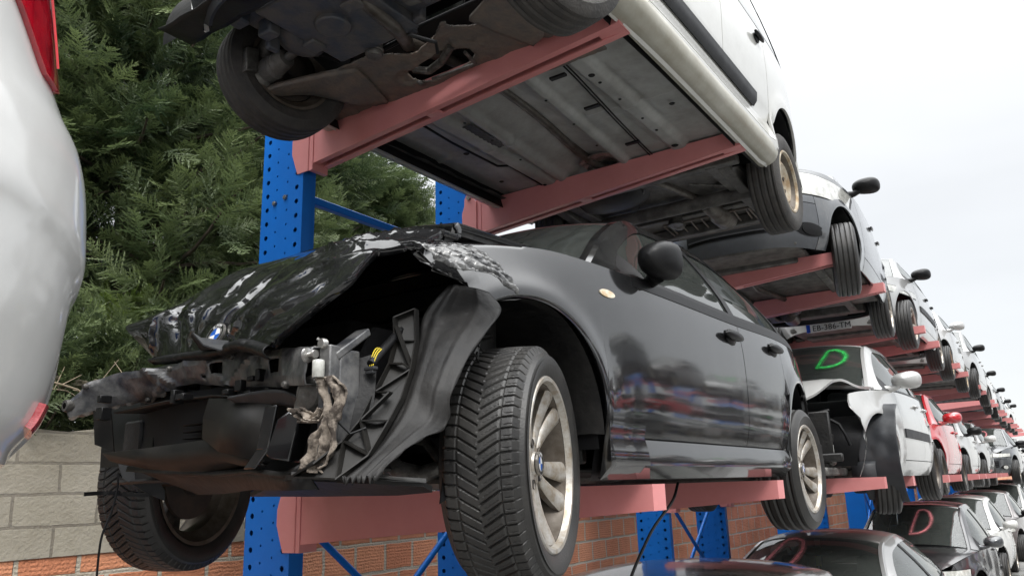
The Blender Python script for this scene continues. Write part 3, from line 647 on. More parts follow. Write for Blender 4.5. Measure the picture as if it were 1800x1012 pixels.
    for sg in ((-1, 1) if 'tail' not in skip else ()):
        MB().panel(S.fascia_y(1, sg*S.W*.64, sg*S.W*.90, .64, .84, 14, 6, .006), fold=.012, gap=0, c=c).build('tail_light', 'red_lens', root)
    # cabin
    a = MB()
    a.box((S.cowl+.12, -.60, S.sill+.24), (S.rb-.1, .60, S.sill+.26)); zz_ = float(S.ftop(S.cowl+.3))
    a.box((S.cowl+.06, -.62, zz_-.28), (S.cowl+.42, .62, zz_-.06)); a.build('dashboard', 'seat_fabric', root, 30, mods=[bevel(.03, 2)])
    for (x_, y_, wd_) in ((S.cowl+1.15, -.34, .25), (S.cowl+1.15, .34, .25), (S.rr-.35, 0, .56)):
        s_ = MB(); s_.obox((x_, y_, zz_-.18), (.06, 0, .015), (0, wd_, 0), (.075, 0, .30)); s_.obox((x_-.25, y_, zz_-.46), (.26, 0, .03), (0, wd_, 0), (-.01, 0, .07))
        for k_ in ((0,) if wd_ < .3 else (-.33, .33)): s_.obox((x_+.09, y_+k_, zz_+.17), (.04, 0, .0), (0, .12, 0), (.02, 0, .08))
        s_.build('seat', 'seat_fabric', root, 30, mods=[bevel(.03, 2)])
    # wheels
    r_ = wheel_r or S.wr; hz = r_-droop
    for i, (x_, sg) in enumerate(((0, -1), (0, 1), (S.wb, -1), (S.wb, 1))):
        if i in wheel_skip or 'wheels' in skip: continue
        wheel_parts(root, (x_, sg*(S.W-.125), hz), r_, .19, .205 if r_ < .32 else .22, rim[0], rim[1], rim[2], mirror=-sg, rz=steer if i < 2 else 0, detail=detail, tmat=tmat)
    if letter:
        for (m_, cx_, cy_, sz) in letter:
            def f(a_, b_):
                u_ = b_; xe = S.cowl+.06+(S.rf-S.cowl-.12)*u_; ye = float(S.fyc(xe)); v_ = -a_
                return (xe-(.09-.02*u_)*(1-v_*v_)-.010, v_*(ye-.035), S.topz(xe, abs(v_)*(ye-.035)/ye)+.013)
            pts = d_stroke(f, cx_, cy_, sz*.85, sz*(1.25 if 'green' not in m_ else 1.0)); o_ = spray_letter(pts, .026, 'spray_mark', m_, root, (-.6, 0, .8)); spray_letter([(q[0]+.001, q[1], q[2]-.0015) for q in pts], .060, 'spray_halo', m_+'_halo', o_, (-.6, 0, .8))
    if plate:
        zc_ = plate[1]; a = MB(); x_p = float(S.xn+S.fnose(zc_))-.022
        a.box((x_p-.004, -.26, zc_-.055), (x_p+.004, .26, zc_+.055)); pl = a.build('number_plate', 'plate_white', root)
        MB().box((x_p-.006, .215, zc_-.053), (x_p-.0045, .26, zc_+.053)).build('country_band', 'plate_blue', pl)
        text_mesh(plate[0], (x_p-.0055, .19, zc_-.038), .098, 'plate_letters', 'ink', pl)
    return root
def text_mesh(s_, loc, size, name, m_, parent, sx=1.0):
    cu = bpy.data.curves.new(name, 'FONT'); cu.body = s_; cu.size = size; cu.extrude = .0008; cu.resolution_u = 2
    o = bpy.data.objects.new(name, cu); me = bpy.data.meshes.new_from_object(o); bpy.data.objects.remove(o)
    o = bpy.data.objects.new(name, me); col.objects.link(o); me.materials.append(M[m_]); o.parent = parent
    # text reads along -y, faces -x
    o.matrix_local = Matrix(((0, 0, -1, loc[0]), (-sx, 0, 0, loc[1]), (0, 1, 0, loc[2]), (0, 0, 0, 1)))
    return o

# ------------------------------------------------------------------ the setting
a = MB(); g = np.linspace(0, 1, 40)
a.grid([[(-300+900*u, -300+600*v, GZ) for v in np.linspace(0, 1, 12)] for u in np.linspace(0, 1, 16)])
tag(a.build('ground', 'asphalt'), kind='structure')

# block wall behind the racks: hollow terracotta below, grey concrete blocks on top of its near end
def brickmat(name, c1, c2, mortar, bw, bh, off=.5, ms=.012, ribs=False):
    m = bpy.data.materials.new(name); m.use_nodes = True; t = m.node_tree; b = t.nodes['Principled BSDF']; Nn = t.nodes.new; K = t.links.new
    tcn = Nn('ShaderNodeTexCoord'); sp = Nn('ShaderNodeSeparateXYZ'); K(tcn.outputs['Object'], sp.inputs[0])
    n = Nn('ShaderNodeTexNoise'); n.inputs['Scale'].default_value = 6; n.inputs['Detail'].default_value = 7; K(tcn.outputs['Object'], n.inputs[0])
    wz = Nn('ShaderNodeMath'); wz.operation = 'MULTIPLY_ADD'; wz.inputs[1].default_value = .02; K(n.outputs[0], wz.inputs[0]); K(sp.outputs[2], wz.inputs[2])
    wx = Nn('ShaderNodeMath'); wx.operation = 'MULTIPLY_ADD'; wx.inputs[1].default_value = .03; K(n.outputs[0], wx.inputs[0]); K(sp.outputs[0], wx.inputs[2])
    cb = Nn('ShaderNodeCombineXYZ'); K(wx.outputs[0], cb.inputs[0]); K(wz.outputs[0], cb.inputs[1])
    br = Nn('ShaderNodeTexBrick'); K(cb.outputs[0], br.inputs[0]); br.offset = off; br.inputs['Scale'].default_value = 1; br.inputs['Brick Width'].default_value = bw; br.inputs['Row Height'].default_value = bh
    br.inputs['Mortar Size'].default_value = ms; br.inputs['Mortar Smooth'].default_value = .25; br.inputs['Bias'].default_value = 0
    br.inputs['Color1'].default_value = (*c1, 1); br.inputs['Color2'].default_value = (*c2, 1); br.inputs['Mortar'].default_value = (*mortar, 1)
    n2 = Nn('ShaderNodeTexNoise'); n2.inputs['Scale'].default_value = 3.2; n2.inputs['Detail'].default_value = 9; n2.inputs['Roughness'].default_value = .75; K(tcn.outputs['Object'], n2.inputs[0])
    r2 = Nn('ShaderNodeMapRange'); r2.inputs[1].default_value = .55; r2.inputs[2].default_value = .75; r2.inputs[3].default_value = 0; r2.inputs[4].default_value = .28; K(n2.outputs[0], r2.inputs[0])
    mx = Nn('ShaderNodeMix'); mx.data_type = 'RGBA'; K(r2.outputs[0], mx.inputs[0]); K(br.outputs[0], mx.inputs[6]); mx.inputs[7].default_value = (*mortar, 1)
    st = Nn('ShaderNodeTexNoise'); st.inputs['Scale'].default_value = 1.1; st.inputs['Detail'].default_value = 8; st.inputs['Roughness'].default_value = .7; K(tcn.outputs['Object'], st.inputs[0])
    sr = Nn('ShaderNodeMapRange'); sr.inputs[1].default_value = .42; sr.inputs[2].default_value = .68; sr.inputs[3].default_value = 0; sr.inputs[4].default_value = .55; K(st.outputs[0], sr.inputs[0])
    sm = Nn('ShaderNodeMix'); sm.data_type = 'RGBA'; sm.blend_type = 'MULTIPLY'; K(sr.outputs[0], sm.inputs[0]); K(mx.outputs[2], sm.inputs[6]); sm.inputs[7].default_value = (.42, .40, .30, 1)
    K(sm.outputs[2], b.inputs['Base Color']); b.inputs['Roughness'].default_value = .9
    hgt = Nn('ShaderNodeMath'); hgt.operation = 'MULTIPLY_ADD'; K(br.outputs['Fac'], hgt.inputs[0]); hgt.inputs[1].default_value = -1.0
    n3 = Nn('ShaderNodeTexNoise'); n3.inputs['Scale'].default_value = 70; n3.inputs['Detail'].default_value = 4; K(tcn.outputs['Object'], n3.inputs[0])
    if ribs:
        wv = Nn('ShaderNodeMath'); wv.operation = 'SINE'; sc = Nn('ShaderNodeMath'); sc.operation = 'MULTIPLY'; sc.inputs[1].default_value = 2*math.pi/.0205; K(wz.outputs[0], sc.inputs[0]); K(sc.outputs[0], wv.inputs[0])
        ad = Nn('ShaderNodeMath'); ad.operation = 'MULTIPLY_ADD'; ad.inputs[1].default_value = .07; K(wv.outputs[0], ad.inputs[0]); K(n3.outputs[0], ad.inputs[2]); K(ad.outputs[0], hgt.inputs[2])
    else: K(n3.outputs[0], hgt.inputs[2])
    bp = Nn('ShaderNodeBump'); bp.inputs['Strength'].default_value = .8 if ribs else .35; bp.inputs['Distance'].default_value = .012; K(hgt.outputs[0], bp.inputs['Height']); K(bp.outputs[0], b.inputs['Normal'])
    M[name] = m
brickmat('terracotta', (.84, .37, .20), (.70, .27, .14), (.60, .53, .42), .285, .19, ms=.013, ribs=True)
brickmat('concrete_block', (.52, .475, .38), (.40, .36, .285), (.28, .25, .20), .40, .146, ms=.008)
WY = 4.0
wl = empty('block_wall', (0, WY, GZ), 'long wall of orange hollow bricks behind the racks with grey blocks on its near end', 'wall')
a = MB()
for k in range(24):
    x0 = -6+4*k; a.grid([[(x0, 0, 0), (x0, 0, 1.0), (x0, 0, 1.60)], [(x0+4, 0, 0), (x0+4, 0, 1.0), (x0+4, 0, 1.60)]])
a.grid([[(-6, 0, 1.6), (-6, .2, 1.6)], [(90, 0, 1.6), (90, .2, 1.6)]])
a.build('brickwork', 'terracotta', wl, 0)
MB().box((3.1, -.02, 1.601), (90, .22, 1.66)).build('coping', 'concrete_block', wl, 0)
a = MB(); top = [(-6, 2.24)]+[(x, 2.20+.02*math.sin(x*9)) for x in np.arange(-5.5, 2.6, .25)]+[(2.7, 2.2), (2.72, 1.98), (3.05, 1.98), (3.07, 1.60)]
a.grid([[(x, -.006, 1.602), (x, -.006, z), (x, .2, z)] for x, z in top]); a.build('grey_blocks', 'concrete_block', wl, 0)

# ------------------------------------------------------------------ cantilever racks
def plate_holes(a, f, W_, H0, H1, pitch, cols, r_, skip=None):
    """sheet W_ wide, H0..H1 tall with round holes; f(u, v, d) maps to space. cols: u of hole columns"""
    edges = [0]; cols = sorted(cols)
    for i, c_ in enumerate(cols): edges.append((c_[0]+cols[i+1][0])/2 if i+1 < len(cols) else W_)
    for ci, (cu, rr_, ph) in enumerate(cols):
        u0, u1 = edges[ci], edges[ci+1]; z = H0+ph
        if ph > 0: a.raw([f(u0, H0, 0), f(u1, H0, 0), f(u1, z, 0), f(u0, z, 0)], [(0, 1, 2, 3)])
        while z+pitch <= H1+1e-6:
            zc_ = z+pitch/2; n = 12; ins = [(cu+rr_*math.cos(2*math.pi*k/n+math.pi/12), zc_+rr_*math.sin(2*math.pi*k/n+math.pi/12)) for k in range(n)]
            outp = []
            for (x, y) in ins:
                dx, dy = x-cu, y-zc_; s_ = min(((u1-cu) if dx > 0 else (cu-u0))/max(abs(dx), 1e-9), (pitch/2)/max(abs(dy), 1e-9)); outp.append((cu+dx*s_, zc_+dy*s_))
            vs = [f(x, y, 0) for x, y in ins]+[f(x, y, 0) for x, y in outp]+[f(x, y, .004) for x, y in ins]; fs = []
            for k in range(n):
                k2 = (k+1) % n; fs.append((k, k2, n+k2, n+k)); fs.append((k, k2, 2*n+k2, 2*n+k))
            for k, (cx_, cy_) in enumerate(((u1, z+pitch), (u0, z+pitch), (u0, z), (u1, z))):
                # corner fill: find the outline edge crossing this corner
                for q in range(n):
                    p0, p1 = outp[q], outp[(q+1) % n]
                    if (abs(p0[0]-cx_) < 1e-6) != (abs(p1[0]-cx_) < 1e-6) and (abs(p0[1]-cy_) < 1e-6) != (abs(p1[1]-cy_) < 1e-6):
                        vs.append(f(cx_, cy_, 0)); fs.append((n+q, n+(q+1) % n, len(vs)-1))
            a.raw(vs, fs); z += pitch
        if H1-z > 1e-4: a.raw([f(u0, z, 0), f(u1, z, 0), f(u1, H1, 0), f(u0, H1, 0)], [(0, 1, 2, 3)])
PY0, PY1 = 2.875, 3.185
def post_mb(z1, detail=True):
    a = MB(); dp = .10; wd = PY1-PY0
    f = lambda u, v, d: (d, wd-u, v)
    if detail: plate_holes(a, f, wd, 0, z1, .075, [(.045, .013, 0), (.115, .006, .02), (.195, .006, .045), (.265, .013, 0)], 0)
    else: a.raw([f(0, 0, 0), f(wd, 0, 0), f(wd, z1, 0), f(0, z1, 0)], [(0, 1, 2, 3)])
    g_ = lambda u, v, d: (u, d, v)
    a.raw([(0, 0, 0), (dp*.55, 0, 0), (dp*.55, 0, z1), (0, 0, z1)], [(0, 1, 2, 3)])
    a.raw([(dp*.55, 0, 0), (dp*.60, .022, 0), (dp*.60, .022, z1), (dp*.55, 0, z1)], [(0, 1, 2, 3)])
    a.raw([(dp*.60, .022, 0), (dp, .022, 0), (dp, .022, z1), (dp*.60, .022, z1)], [(0, 1, 2, 3)])
    a.raw([(0, wd, 0), (dp, wd, 0), (dp, wd, z1), (0, wd, z1)], [(0, 1, 2, 3)])
    a.raw([(dp, .022, 0), (dp, wd, 0), (dp, wd, z1), (dp, .022, z1)], [(0, 1, 2, 3)])
    a.raw([(0, 0, z1), (dp, 0, z1), (dp, wd, z1), (0, wd, z1)], [(0, 1, 2, 3)])
    a.box((-.10, -.14, 0), (dp+.10, wd+.10, .014)); return a
def arm_mb(full=True):
    """tapering arm of pressed channel open below; root at y=0, tip at -y; x across; top at z=0"""
    a = MB(); Lg = 1.745; hw = .05; zr, zt_ = -.215, -.085
    def Z(y): return zr+(zt_-zr)*(-y/Lg)
    n = 13; ys = np.linspace(0, -Lg, n); th = .008
    for sx in (-1, 1):
        o = sx*hw; i_ = sx*(hw-th)
        a.grid([[(o, y, 0), (o, y, Z(y)), (sx*.018, y, Z(y)), (sx*.018, y, Z(y)+th), (i_, y, Z(y)+th), (i_, y, -th)] for y in ys])
    a.grid([[(-hw, y, 0), (hw, y, 0)] for y in ys]); a.grid([[(-hw, y, -th), (hw, y, -th)] for y in ys])
    a.box((-hw, -Lg-.008, zt_), (hw, -Lg, 0))
    for y in (-.80, ): a.box((-.0185, y-.035, Z(y)-.001), (.0185, y+.035, Z(y)+.01))
    a.box((-.0185, -Lg+.0, zt_-.001), (.0185, -Lg+.10, zt_+.01))
    a.box((-hw, -.004, zr), (hw, .004, 0))
    return a
def arm_tip(a, Lg=1.745):
    a.lathe([(0, 0), (.008, 0), (.008, .002)], c=(.0, -Lg-.0095, -.04), axis='y', n=12); return a
ARM_Z = (1.65-GZ, 3.445-GZ)
PM_ = post_mb(3.56-GZ).mesh('post', 30); PM2_ = post_mb(5.4-GZ).mesh('post', 30); PM0_ = post_mb(5.4-GZ, False).mesh('post', 30)
AM_ = arm_mb().mesh('arm', 25)
pl = MB(); pl.poly([(0, -.075, .012), (0, .02, .012), (0, .045, -.06), (0, .045, -.13), (0, .0, -.245), (0, -.075, -.245)], .007, (1, 0, 0)); pl.box((.0, -.105, -.245), (.10, -.078, .012)); pl.box((-.0035, -.078, -.245), (.0, -.074, .012))
PL_ = pl.mesh('bracket', 25)
bo = MB()
for (y, z) in ((.015, -.12), ): bo.lathe([(0, -.012), (.014, -.012), (.016, -.008), (.016, 0)], c=(-.004, y, z), axis='x', n=12)
BO_ = bo.mesh('bolt', 25)
ea = MB(); ea.poly([(0, -.075, -.24), (0, -.075, .0), (0, -.062, .02), (0, -.060, .04), (0, -.045, .062), (0, -.02, .068), (0, .005, .058), (0, .018, .035), (0, .02, .0), (0, .02, -.20), (0, .0, -.24)], .008, (1, 0, 0)); EA_ = ea.mesh('hook_plate', 25)
def brace_mesh(p, q, r_): return MB().tube([p, q], r_, 10)
RACKS = 11
for k in range(-1, RACKS):
    X0 = 2.50+4.15*k; lab = ['nearest blue steel rack frame with pink arms, holding the crashed black car', 'second blue rack frame along the row, behind the black car', 'blue rack frame beside the camera holding the silver hatchback at the left edge'][k] if k < 2 else 'blue rack frame with red arms far along the row'
    root = empty('cantilever_rack', (X0, 0, GZ), lab, 'storage rack', 'cantilever rack frames along the wall')
    for j, dx in enumerate((0, 1.40)):
        me = (PM_ if k == 0 and j == 0 else PM2_) if k < 3 else PM0_
        p = bpy.data.objects.new('post', me); col.objects.link(p); p.parent = root; p.location = (dx-.05, PY0, 0); setmat(p, 'blue_steel')
        for li, z in enumerate(ARM_Z):
            ar = bpy.data.objects.new('arm', AM_); col.objects.link(ar); ar.parent = root; ar.location = (dx, PY0+.035-.04-.0, z); setmat(ar, 'arm_red')
            b_ = bpy.data.objects.new('bracket', PL_); col.objects.link(b_); b_.parent = ar; b_.location = (-.055, .04, 0); setmat(b_, 'arm_red')
            if j == 1:
                e_ = bpy.data.objects.new('hook_plate', EA_); col.objects.link(e_); e_.parent = ar; e_.location = (-.062, .04, 0); setmat(e_, 'arm_red')
            if k < 3 and j == 1:
                q = bpy.data.objects.new('bolt', BO_); col.objects.link(q); q.parent = ar; q.location = (-.062, .005, .157); setmat(q, 'bright_metal')
    yb = PY0+.06
    a = MB(); z_ = 3.10-GZ; a.box((.055, yb-.02, z_-.02), (1.345, yb+.02, z_+.02)); a.build('horizontal_brace', 'blue_steel', root, 0, mods=[bevel(.004, 1)])
    for (p, q) in (((.05, yb, 1.55-GZ), (1.35, yb, .55-GZ)), ((1.35, yb+.03, 1.55-GZ), (.05, yb+.03, .55-GZ))):
        brace_mesh(p, q, .017).build('diagonal_brace', 'blue_steel', root)
    if k:
        for (p, q) in (((.05, yb, 3.3-GZ), (1.35, yb, 2.1-GZ)), ((1.35, yb+.03, 3.3-GZ), (.05, yb+.03, 2.1-GZ))): brace_mesh(p, q, .017).build('diagonal_brace', 'blue_steel', root)
r0 = next(o for o in col.objects if o.name.startswith('cantilever_rack') and abs(o.location.x-2.5) < .01)
for (y, z) in ((.205, 3.085), (.125, 3.10)):
    a = MB(); a.lathe([(0, -.010), (.011, -.010), (.012, -.008), (.012, 0)], axis='x', n=6); a.lathe([(.017, -.002), (.017, 0)], axis='x', n=16); o = a.build('bolt', 'bright_metal', r0, 20); o.location = (-.052, PY0-0+y, z-GZ)

# ------------------------------------------------------------------ the crashed black hatchback on the lower arms
BX, BY, BZ = 1.80, 1.97, 1.50
SB = Shape(wb=2.66, fo=.72, ro=.80, W=.875, wr=.30, ar=.358, sill=.165,
           prof=[(.0, .90), (.165, .935), (.185, .972), (.215, .988), (.26, .982), (.295, .966), (.31, .972), (.42, .994), (.55, 1.0), (.68, .998), (.74, .993), (.80, .984), (.87, .970), (.93, .956), (1.0, .935)],
           top=[(-.72, .62), (-.43, .70), (-.35, .745), (-.05, .815), (.19, .84), (.52, .845), (1.6, .865), (2.6, .90), (3.46, .88)],
           cowl=.50, rf=1.22, rr=2.72, rb=3.28, zrf=1.295, zrr=1.29, zrb=.95, yroof=.57, ycowl=.72, yrb=.58, doors=[.60, 1.68, 2.34], dlo=(.74, 2.92), pil=[1.66, 2.52],
           n=(3.6, 4.2), tail=[(.0, .16), (.2, .08), (.35, .02), (.6, .0), (.8, .04), (1.0, .10), (1.3, .2)])
bmw = build_car((BX, BY, BZ), 'crashed black hatchback with crumpled bonnet and torn off front bumper, on the lower arms', SB, 'black_paint', name='crashed_car', detail=1,
                skip=('front', 'hood', 'fender-1', 'wheels', 'mirror-1', 'underbody'), glassm='glass_wind', xf=.30, sideglass='glass_side', belt_strip=.035, hs=1.35)
def Wd(p): return (p[0]-BX, p[1]-BY, p[2]-BZ)
def WL(l): return [Wd(p) for p in l]
D = dict(
    beam_top=[(1.287,2.56,1.96),(1.318,2.5,2.006),(1.363,2.42,2.035),(1.402,2.25,2.035),(1.393,2.12,2.041),(1.372,1.9,2.034),(1.318,1.66,2.008),(1.178,1.32,1.958)],
    beam_bot=[(1.286,2.56,1.919),(1.351,2.5,1.947),(1.417,2.42,1.963),(1.426,2.25,1.984),(1.425,2.12,1.996),(1.377,1.9,1.963),(1.322,1.66,1.934),(1.169,1.33,1.893)],
    duct_left=[(1.305,2.46,1.923),(1.338,2.42,1.911),(1.358,2.42,1.8),(1.32,2.46,1.822)],
    duct_top=[(1.346,2.42,1.917),(1.379,2.2,1.936),(1.339,1.92,1.925),(1.286,1.6,1.885)],
    duct_side=[(1.322,1.9,1.914),(1.278,1.58,1.88),(1.285,1.52,1.856),(1.256,1.58,1.729),(1.266,1.66,1.721),(1.309,1.9,1.806)],
    lip_f=[(1.333,2.44,1.794),(1.349,2.25,1.798),(1.329,2.05,1.8),(1.323,1.9,1.804),(1.286,1.7,1.751),(1.257,1.58,1.725)],
    lip_b=[(1.377,2.4,1.76),(1.376,2.25,1.739),(1.353,2.05,1.725),(1.357,1.9,1.722),(1.314,1.7,1.719),(1.294,1.6,1.73)],
    skid_f=[(1.385,2.38,1.751),(1.382,2.15,1.732),(1.357,1.9,1.719),(1.298,1.68,1.72),(1.239,1.48,1.701),(1.219,1.4,1.717)],
    skid_b=[(1.542,2.3,1.695),(1.482,2.15,1.662),(1.434,1.95,1.662),(1.356,1.75,1.668),(1.241,1.48,1.661),(1.18,1.3,1.66)],
    strut1=[(1.259,1.56,1.863),(1.255,1.58,1.758),(1.252,1.62,1.717)],
    box2=[(1.217,1.5,1.741),(1.213,1.46,1.818),(1.231,1.44,1.838),(1.248,1.42,1.821),(1.237,1.44,1.723),(1.213,1.48,1.733)],
    post_l=[(1.234,1.29,1.941),(1.233,1.3,1.83),(1.246,1.32,1.696)],
    bar_lo=[(1.197,1.42,1.689),(1.206,1.26,1.676),(1.197,1.16,1.676),(1.254,1.42,1.684)],
    rag1=[(1.163,1.27,1.893),(1.171,1.26,1.859),(1.167,1.26,1.799),(1.165,1.27,1.746),(1.157,1.29,1.712),(1.156,1.3,1.693)],
    rag2=[(1.163,1.36,1.833),(1.17,1.34,1.811),(1.171,1.31,1.803),(1.174,1.28,1.831)],
    horn=[(1.202,1.36,1.858)],
    absorb=[(1.164,1.29,1.923),(1.159,1.29,1.895)],
    lat=[(1.398,1.28,2.059),(1.453,1.26,2.087),(1.432,1.24,2.002),(1.392,1.22,1.927),(1.338,1.2,1.854),(1.287,1.19,1.8),(1.227,1.19,1.726),(1.165,1.22,1.679),(1.152,1.34,1.687),(1.16,1.28,1.712),(1.211,1.25,1.758),(1.25,1.24,1.802),(1.304,1.25,1.869),(1.361,1.26,1.941),(1.391,1.27,2.001)],
    lat_in=[(1.391,1.27,2.036),(1.425,1.24,2.002),(1.371,1.23,1.939),(1.392,1.22,1.94),(1.308,1.21,1.865),(1.245,1.2,1.774),(1.198,1.22,1.739)],
    lin_in=[(1.553,1.24,2.169),(1.463,1.26,2.067),(1.429,1.24,1.974),(1.366,1.22,1.871),(1.298,1.2,1.795),(1.227,1.19,1.726),(1.158,1.21,1.675)],
    lin_out=[(1.619,1.16,2.146),(1.611,1.12,2.088),(1.486,1.11,1.979),(1.396,1.11,1.863),(1.389,1.12,1.79),(1.321,1.13,1.761),(1.24,1.13,1.723),(1.184,1.14,1.676)],
    arm1=[(1.597,1.3,1.709),(1.578,1.36,1.69),(1.558,1.42,1.706),(1.562,1.48,1.745)],
    arm2=[(1.595,1.28,1.666),(1.601,1.38,1.669),(1.624,1.5,1.675)],
    tray=[(1.222,1.45,1.69),(1.211,1.3,1.681),(1.209,1.18,1.674),(1.309,1.12,1.665),(1.361,1.14,1.653),(1.427,1.3,1.648),(1.362,1.5,1.651),(1.395,1.8,1.656)],
    pipe_top=[(1.568,1.35,2.035),(1.579,1.4,2.138),(1.623,1.45,2.236)],
    conn=[(1.269,1.24,1.919)],
    harn=[(1.269,1.24,1.929),(1.316,1.25,1.968),(1.381,1.27,2.013),(1.455,1.29,2.07)],
    brk_top=[(1.306,1.3,2.014),(1.27,1.3,1.988),(1.235,1.3,1.971),(1.194,1.31,1.947)],
    torn_in=[(1.378,1.26,2.237),(1.417,1.22,2.232),(1.453,1.16,2.147),(1.474,1.15,2.153),(1.567,1.14,2.162),(1.611,1.11,2.119)],
    crump=[(1.292,1.28,2.187),(1.359,1.27,2.222),(1.389,1.26,2.242),(1.413,1.25,2.237),(1.379,1.26,2.211),(1.32,1.27,2.176)],
    lid=[(1.444,1.32,2.245),(1.58,1.28,2.261),(1.59,1.25,2.194),(1.522,1.35,2.213)],
    stripb=[(1.322,2.5,1.673),(1.388,2.5,1.675),(1.415,2.45,1.67),(1.48,2.4,1.664)],
    flapR=[(1.41,2.48,1.764),(1.491,2.44,1.75),(1.528,2.4,1.677),(1.531,2.4,1.645),(1.483,2.42,1.668),(1.428,2.48,1.719)],
    wireL=[(1.396,2.45,1.733),(1.397,2.45,1.684),(1.385,2.45,1.616),(1.361,2.45,1.542),(1.358,2.45,1.433),(1.364,2.45,1.387)],
    wireR=[(2.983,1.25,1.652),(2.914,1.25,1.585),(2.733,1.25,1.501),(2.625,1.25,1.431),(2.524,1.25,1.353),(2.469,1.25,1.274)],
    nose_edge=[(1.414,2.54,2.222),(1.45,2.42,2.081)],
    hoodLedge=[(1.631,1.25,2.352),(1.409,1.25,2.242)],
)
# wheels
wheel_parts(bmw, (0, -.757, .212), .316, .215, .224, 'spokes', 10, 'rim_alloy', 'v', 1, R(17), detail=1)
wheel_parts(bmw, (0, .757, .212), .316, .215, .224, 'spokes', 10, 'rim_dark', 'v', -1, R(17), detail=1)
wheel_parts(bmw, (2.66, -.757, .205), .316, .215, .224, 'spokes', 10, 'rim_alloy', 'ribs', 1, 0, detail=1)
wheel_parts(bmw, (2.66, .757, .205), .316, .215, .224, 'spokes', 10, 'rim_dark', 'ribs', -1, 0, detail=1)
def roundel(parent, Mx, r_, name):
    o = bpy.data.objects.new(name, MB().lathe([(0, -.0015), (r_*.70, -.0015), (r_*.74, -.003), (r_*.95, -.003), (r_, 0), (r_, .004)], n=40).mesh(name, 30)); col.objects.link(o); o.parent = parent
    o.data.materials.append(M['badge_black']); o.matrix_local = Mx
    for nm, m_, prof in (('badge_ring', 'bright_metal', [(r_*.93, -.0036), (r_, -.0036), (r_*1.02, .003), (r_*.93, -.002)]), ('badge_inner_ring', 'bright_metal', [(r_*.60, -.0034), (r_*.655, -.0034), (r_*.655, -.001), (r_*.6, -.001)])):
        q = MB().lathe(prof, n=40).build(nm, m_, o, 30)
    for k in range(4):
        a0 = math.pi/2*k; pts = [(0, -.0028, 0)]+[(r_*.6*math.cos(a0+math.pi/2*i/8), -.0028, r_*.6*math.sin(a0+math.pi/2*i/8)) for i in range(9)]
        MB().raw(pts, [tuple(range(10))]).build('badge_quarter', 'badge_blue' if k % 2 else 'badge_white', o, 0)
    for a0, ch in ((118, 'B'), (90, 'M'), (62, 'W')):
        cu = bpy.data.curves.new('letter', 'FONT'); cu.body = ch; cu.size = r_*.40; cu.align_x = 'CENTER'; cu.align_y = 'CENTER'; cu.extrude = .0002
        t_ = bpy.data.objects.new('letter', cu); me = bpy.data.meshes.new_from_object(t_); bpy.data.objects.remove(t_); t_ = bpy.data.objects.new('badge_letter', me); col.objects.link(t_)
        me.materials.append(M['badge_white']); t_.parent = o; an = R(a0); c_ = Vector((r_*.79*math.cos(an), -.0034, r_*.79*math.sin(an)))
        ux = Vector((math.sin(an), 0, -math.cos(an))); uz = Vector((math.cos(an), 0, math.sin(an)))
        t_.matrix_local = Matrix(((ux.x, uz.x, 0, c_.x), (0, 0, -1, c_.y), (ux.z, uz.z, 0, c_.z), (0, 0, 0, 1)))
    return o
for ch in [c for c in bmw.children if c.name.startswith('wheel') and c.name.find('housing') < 0]:
    if ch.location.y < 0:
        roundel(ch, Matrix.Translation((0, -.0645, 0)), .031, 'hub_cap')
# front fender with its torn leading edge, wrapping over the shoulder to the bonnet gap
zs_ = SB.sill+.13
tn = crv([(.55, -.19), (.66, -.21), (.70, -.30), (.76, -.36), (.80, -.40), (.9, -.42)])
xs = SB.archxs(-.42, .64, 40); nzz = 16; P = SB.side_panel(-.42, .64, xs=xs, nz=nzz)
X = P[:, :, 0]; lim = tn(P[:, :, 2]); X = np.maximum(X, lim+.012*vnoise(np.stack([X*0, X*0, P[:, :, 2]], -1), 14, 3)*(X < lim)); P[:, :, 0] = X; P[:, :, 1] = -SB.h(X, P[:, :, 2])
sh = []
for q in (.25, .5, .75, 1.0):
    e_ = P[:, -1].copy(); y0 = e_[:, 1]; y1 = -.715+0*y0; e_[:, 1] = y0+(y1-y0)*math.sin(q*math.pi/2)**1.0*q**.3; e_[:, 2] = e_[:, 2]+.012*math.sin(q*math.pi/2)-.004*q*q
    sh.append(e_)
P = np.concatenate([P, np.stack(sh, 1)], axis=1)
cr = np.clip((-.16-P[:, :, 0])/.2, 0, 1); nn = vnoise(P, 9, 5)+.6*vnoise(P, 26, 6)
P[:, :, 1] += .012*nn*cr; P[:, :, 2] += .010*vnoise(P, 12, 8)*cr
MB().panel(P, c=SB.c, fold=.010).build('fender', 'black_paint', bmw, 60, mods=[solid(.0012, 0)])
# creased skin hanging off the front of the fender
pp = WL([(1.36, 1.25, 2.235), (1.42, 1.235, 2.243), (1.50, 1.215, 2.262), (1.58, 1.20, 2.27)]); pq = WL([(1.40, 1.20, 2.19), (1.45, 1.165, 2.165), (1.52, 1.135, 2.17), (1.62, 1.10, 2.125)])
G_ = np.zeros((90, 60, 3)); 
for i in range(90):
    u_ = i/89*3; k = min(2, int(u_)); f_ = u_-k; a_ = np.array(pp[k])*(1-f_)+np.array(pp[k+1])*f_; b_ = np.array(pq[k])*(1-f_)+np.array(pq[k+1])*f_
    for j in range(60):
        v_ = j/59; p = a_*(1-v_)+b_*v_; p[1] -= .03*math.sin(v_*math.pi*.6); p[2] += .015*math.sin(v_*math.pi); G_[i, j] = p
G_ += (np.abs(np.sin(G_[:, :, 2:3]*110+G_[:, :, 0:1]*60+3*vnoise(G_, 9, 7)[..., None]))*.007+.004*(1-np.abs(vnoise(G_, 30, 4)[..., None]))**3)*np.array([.2, -1, .4])
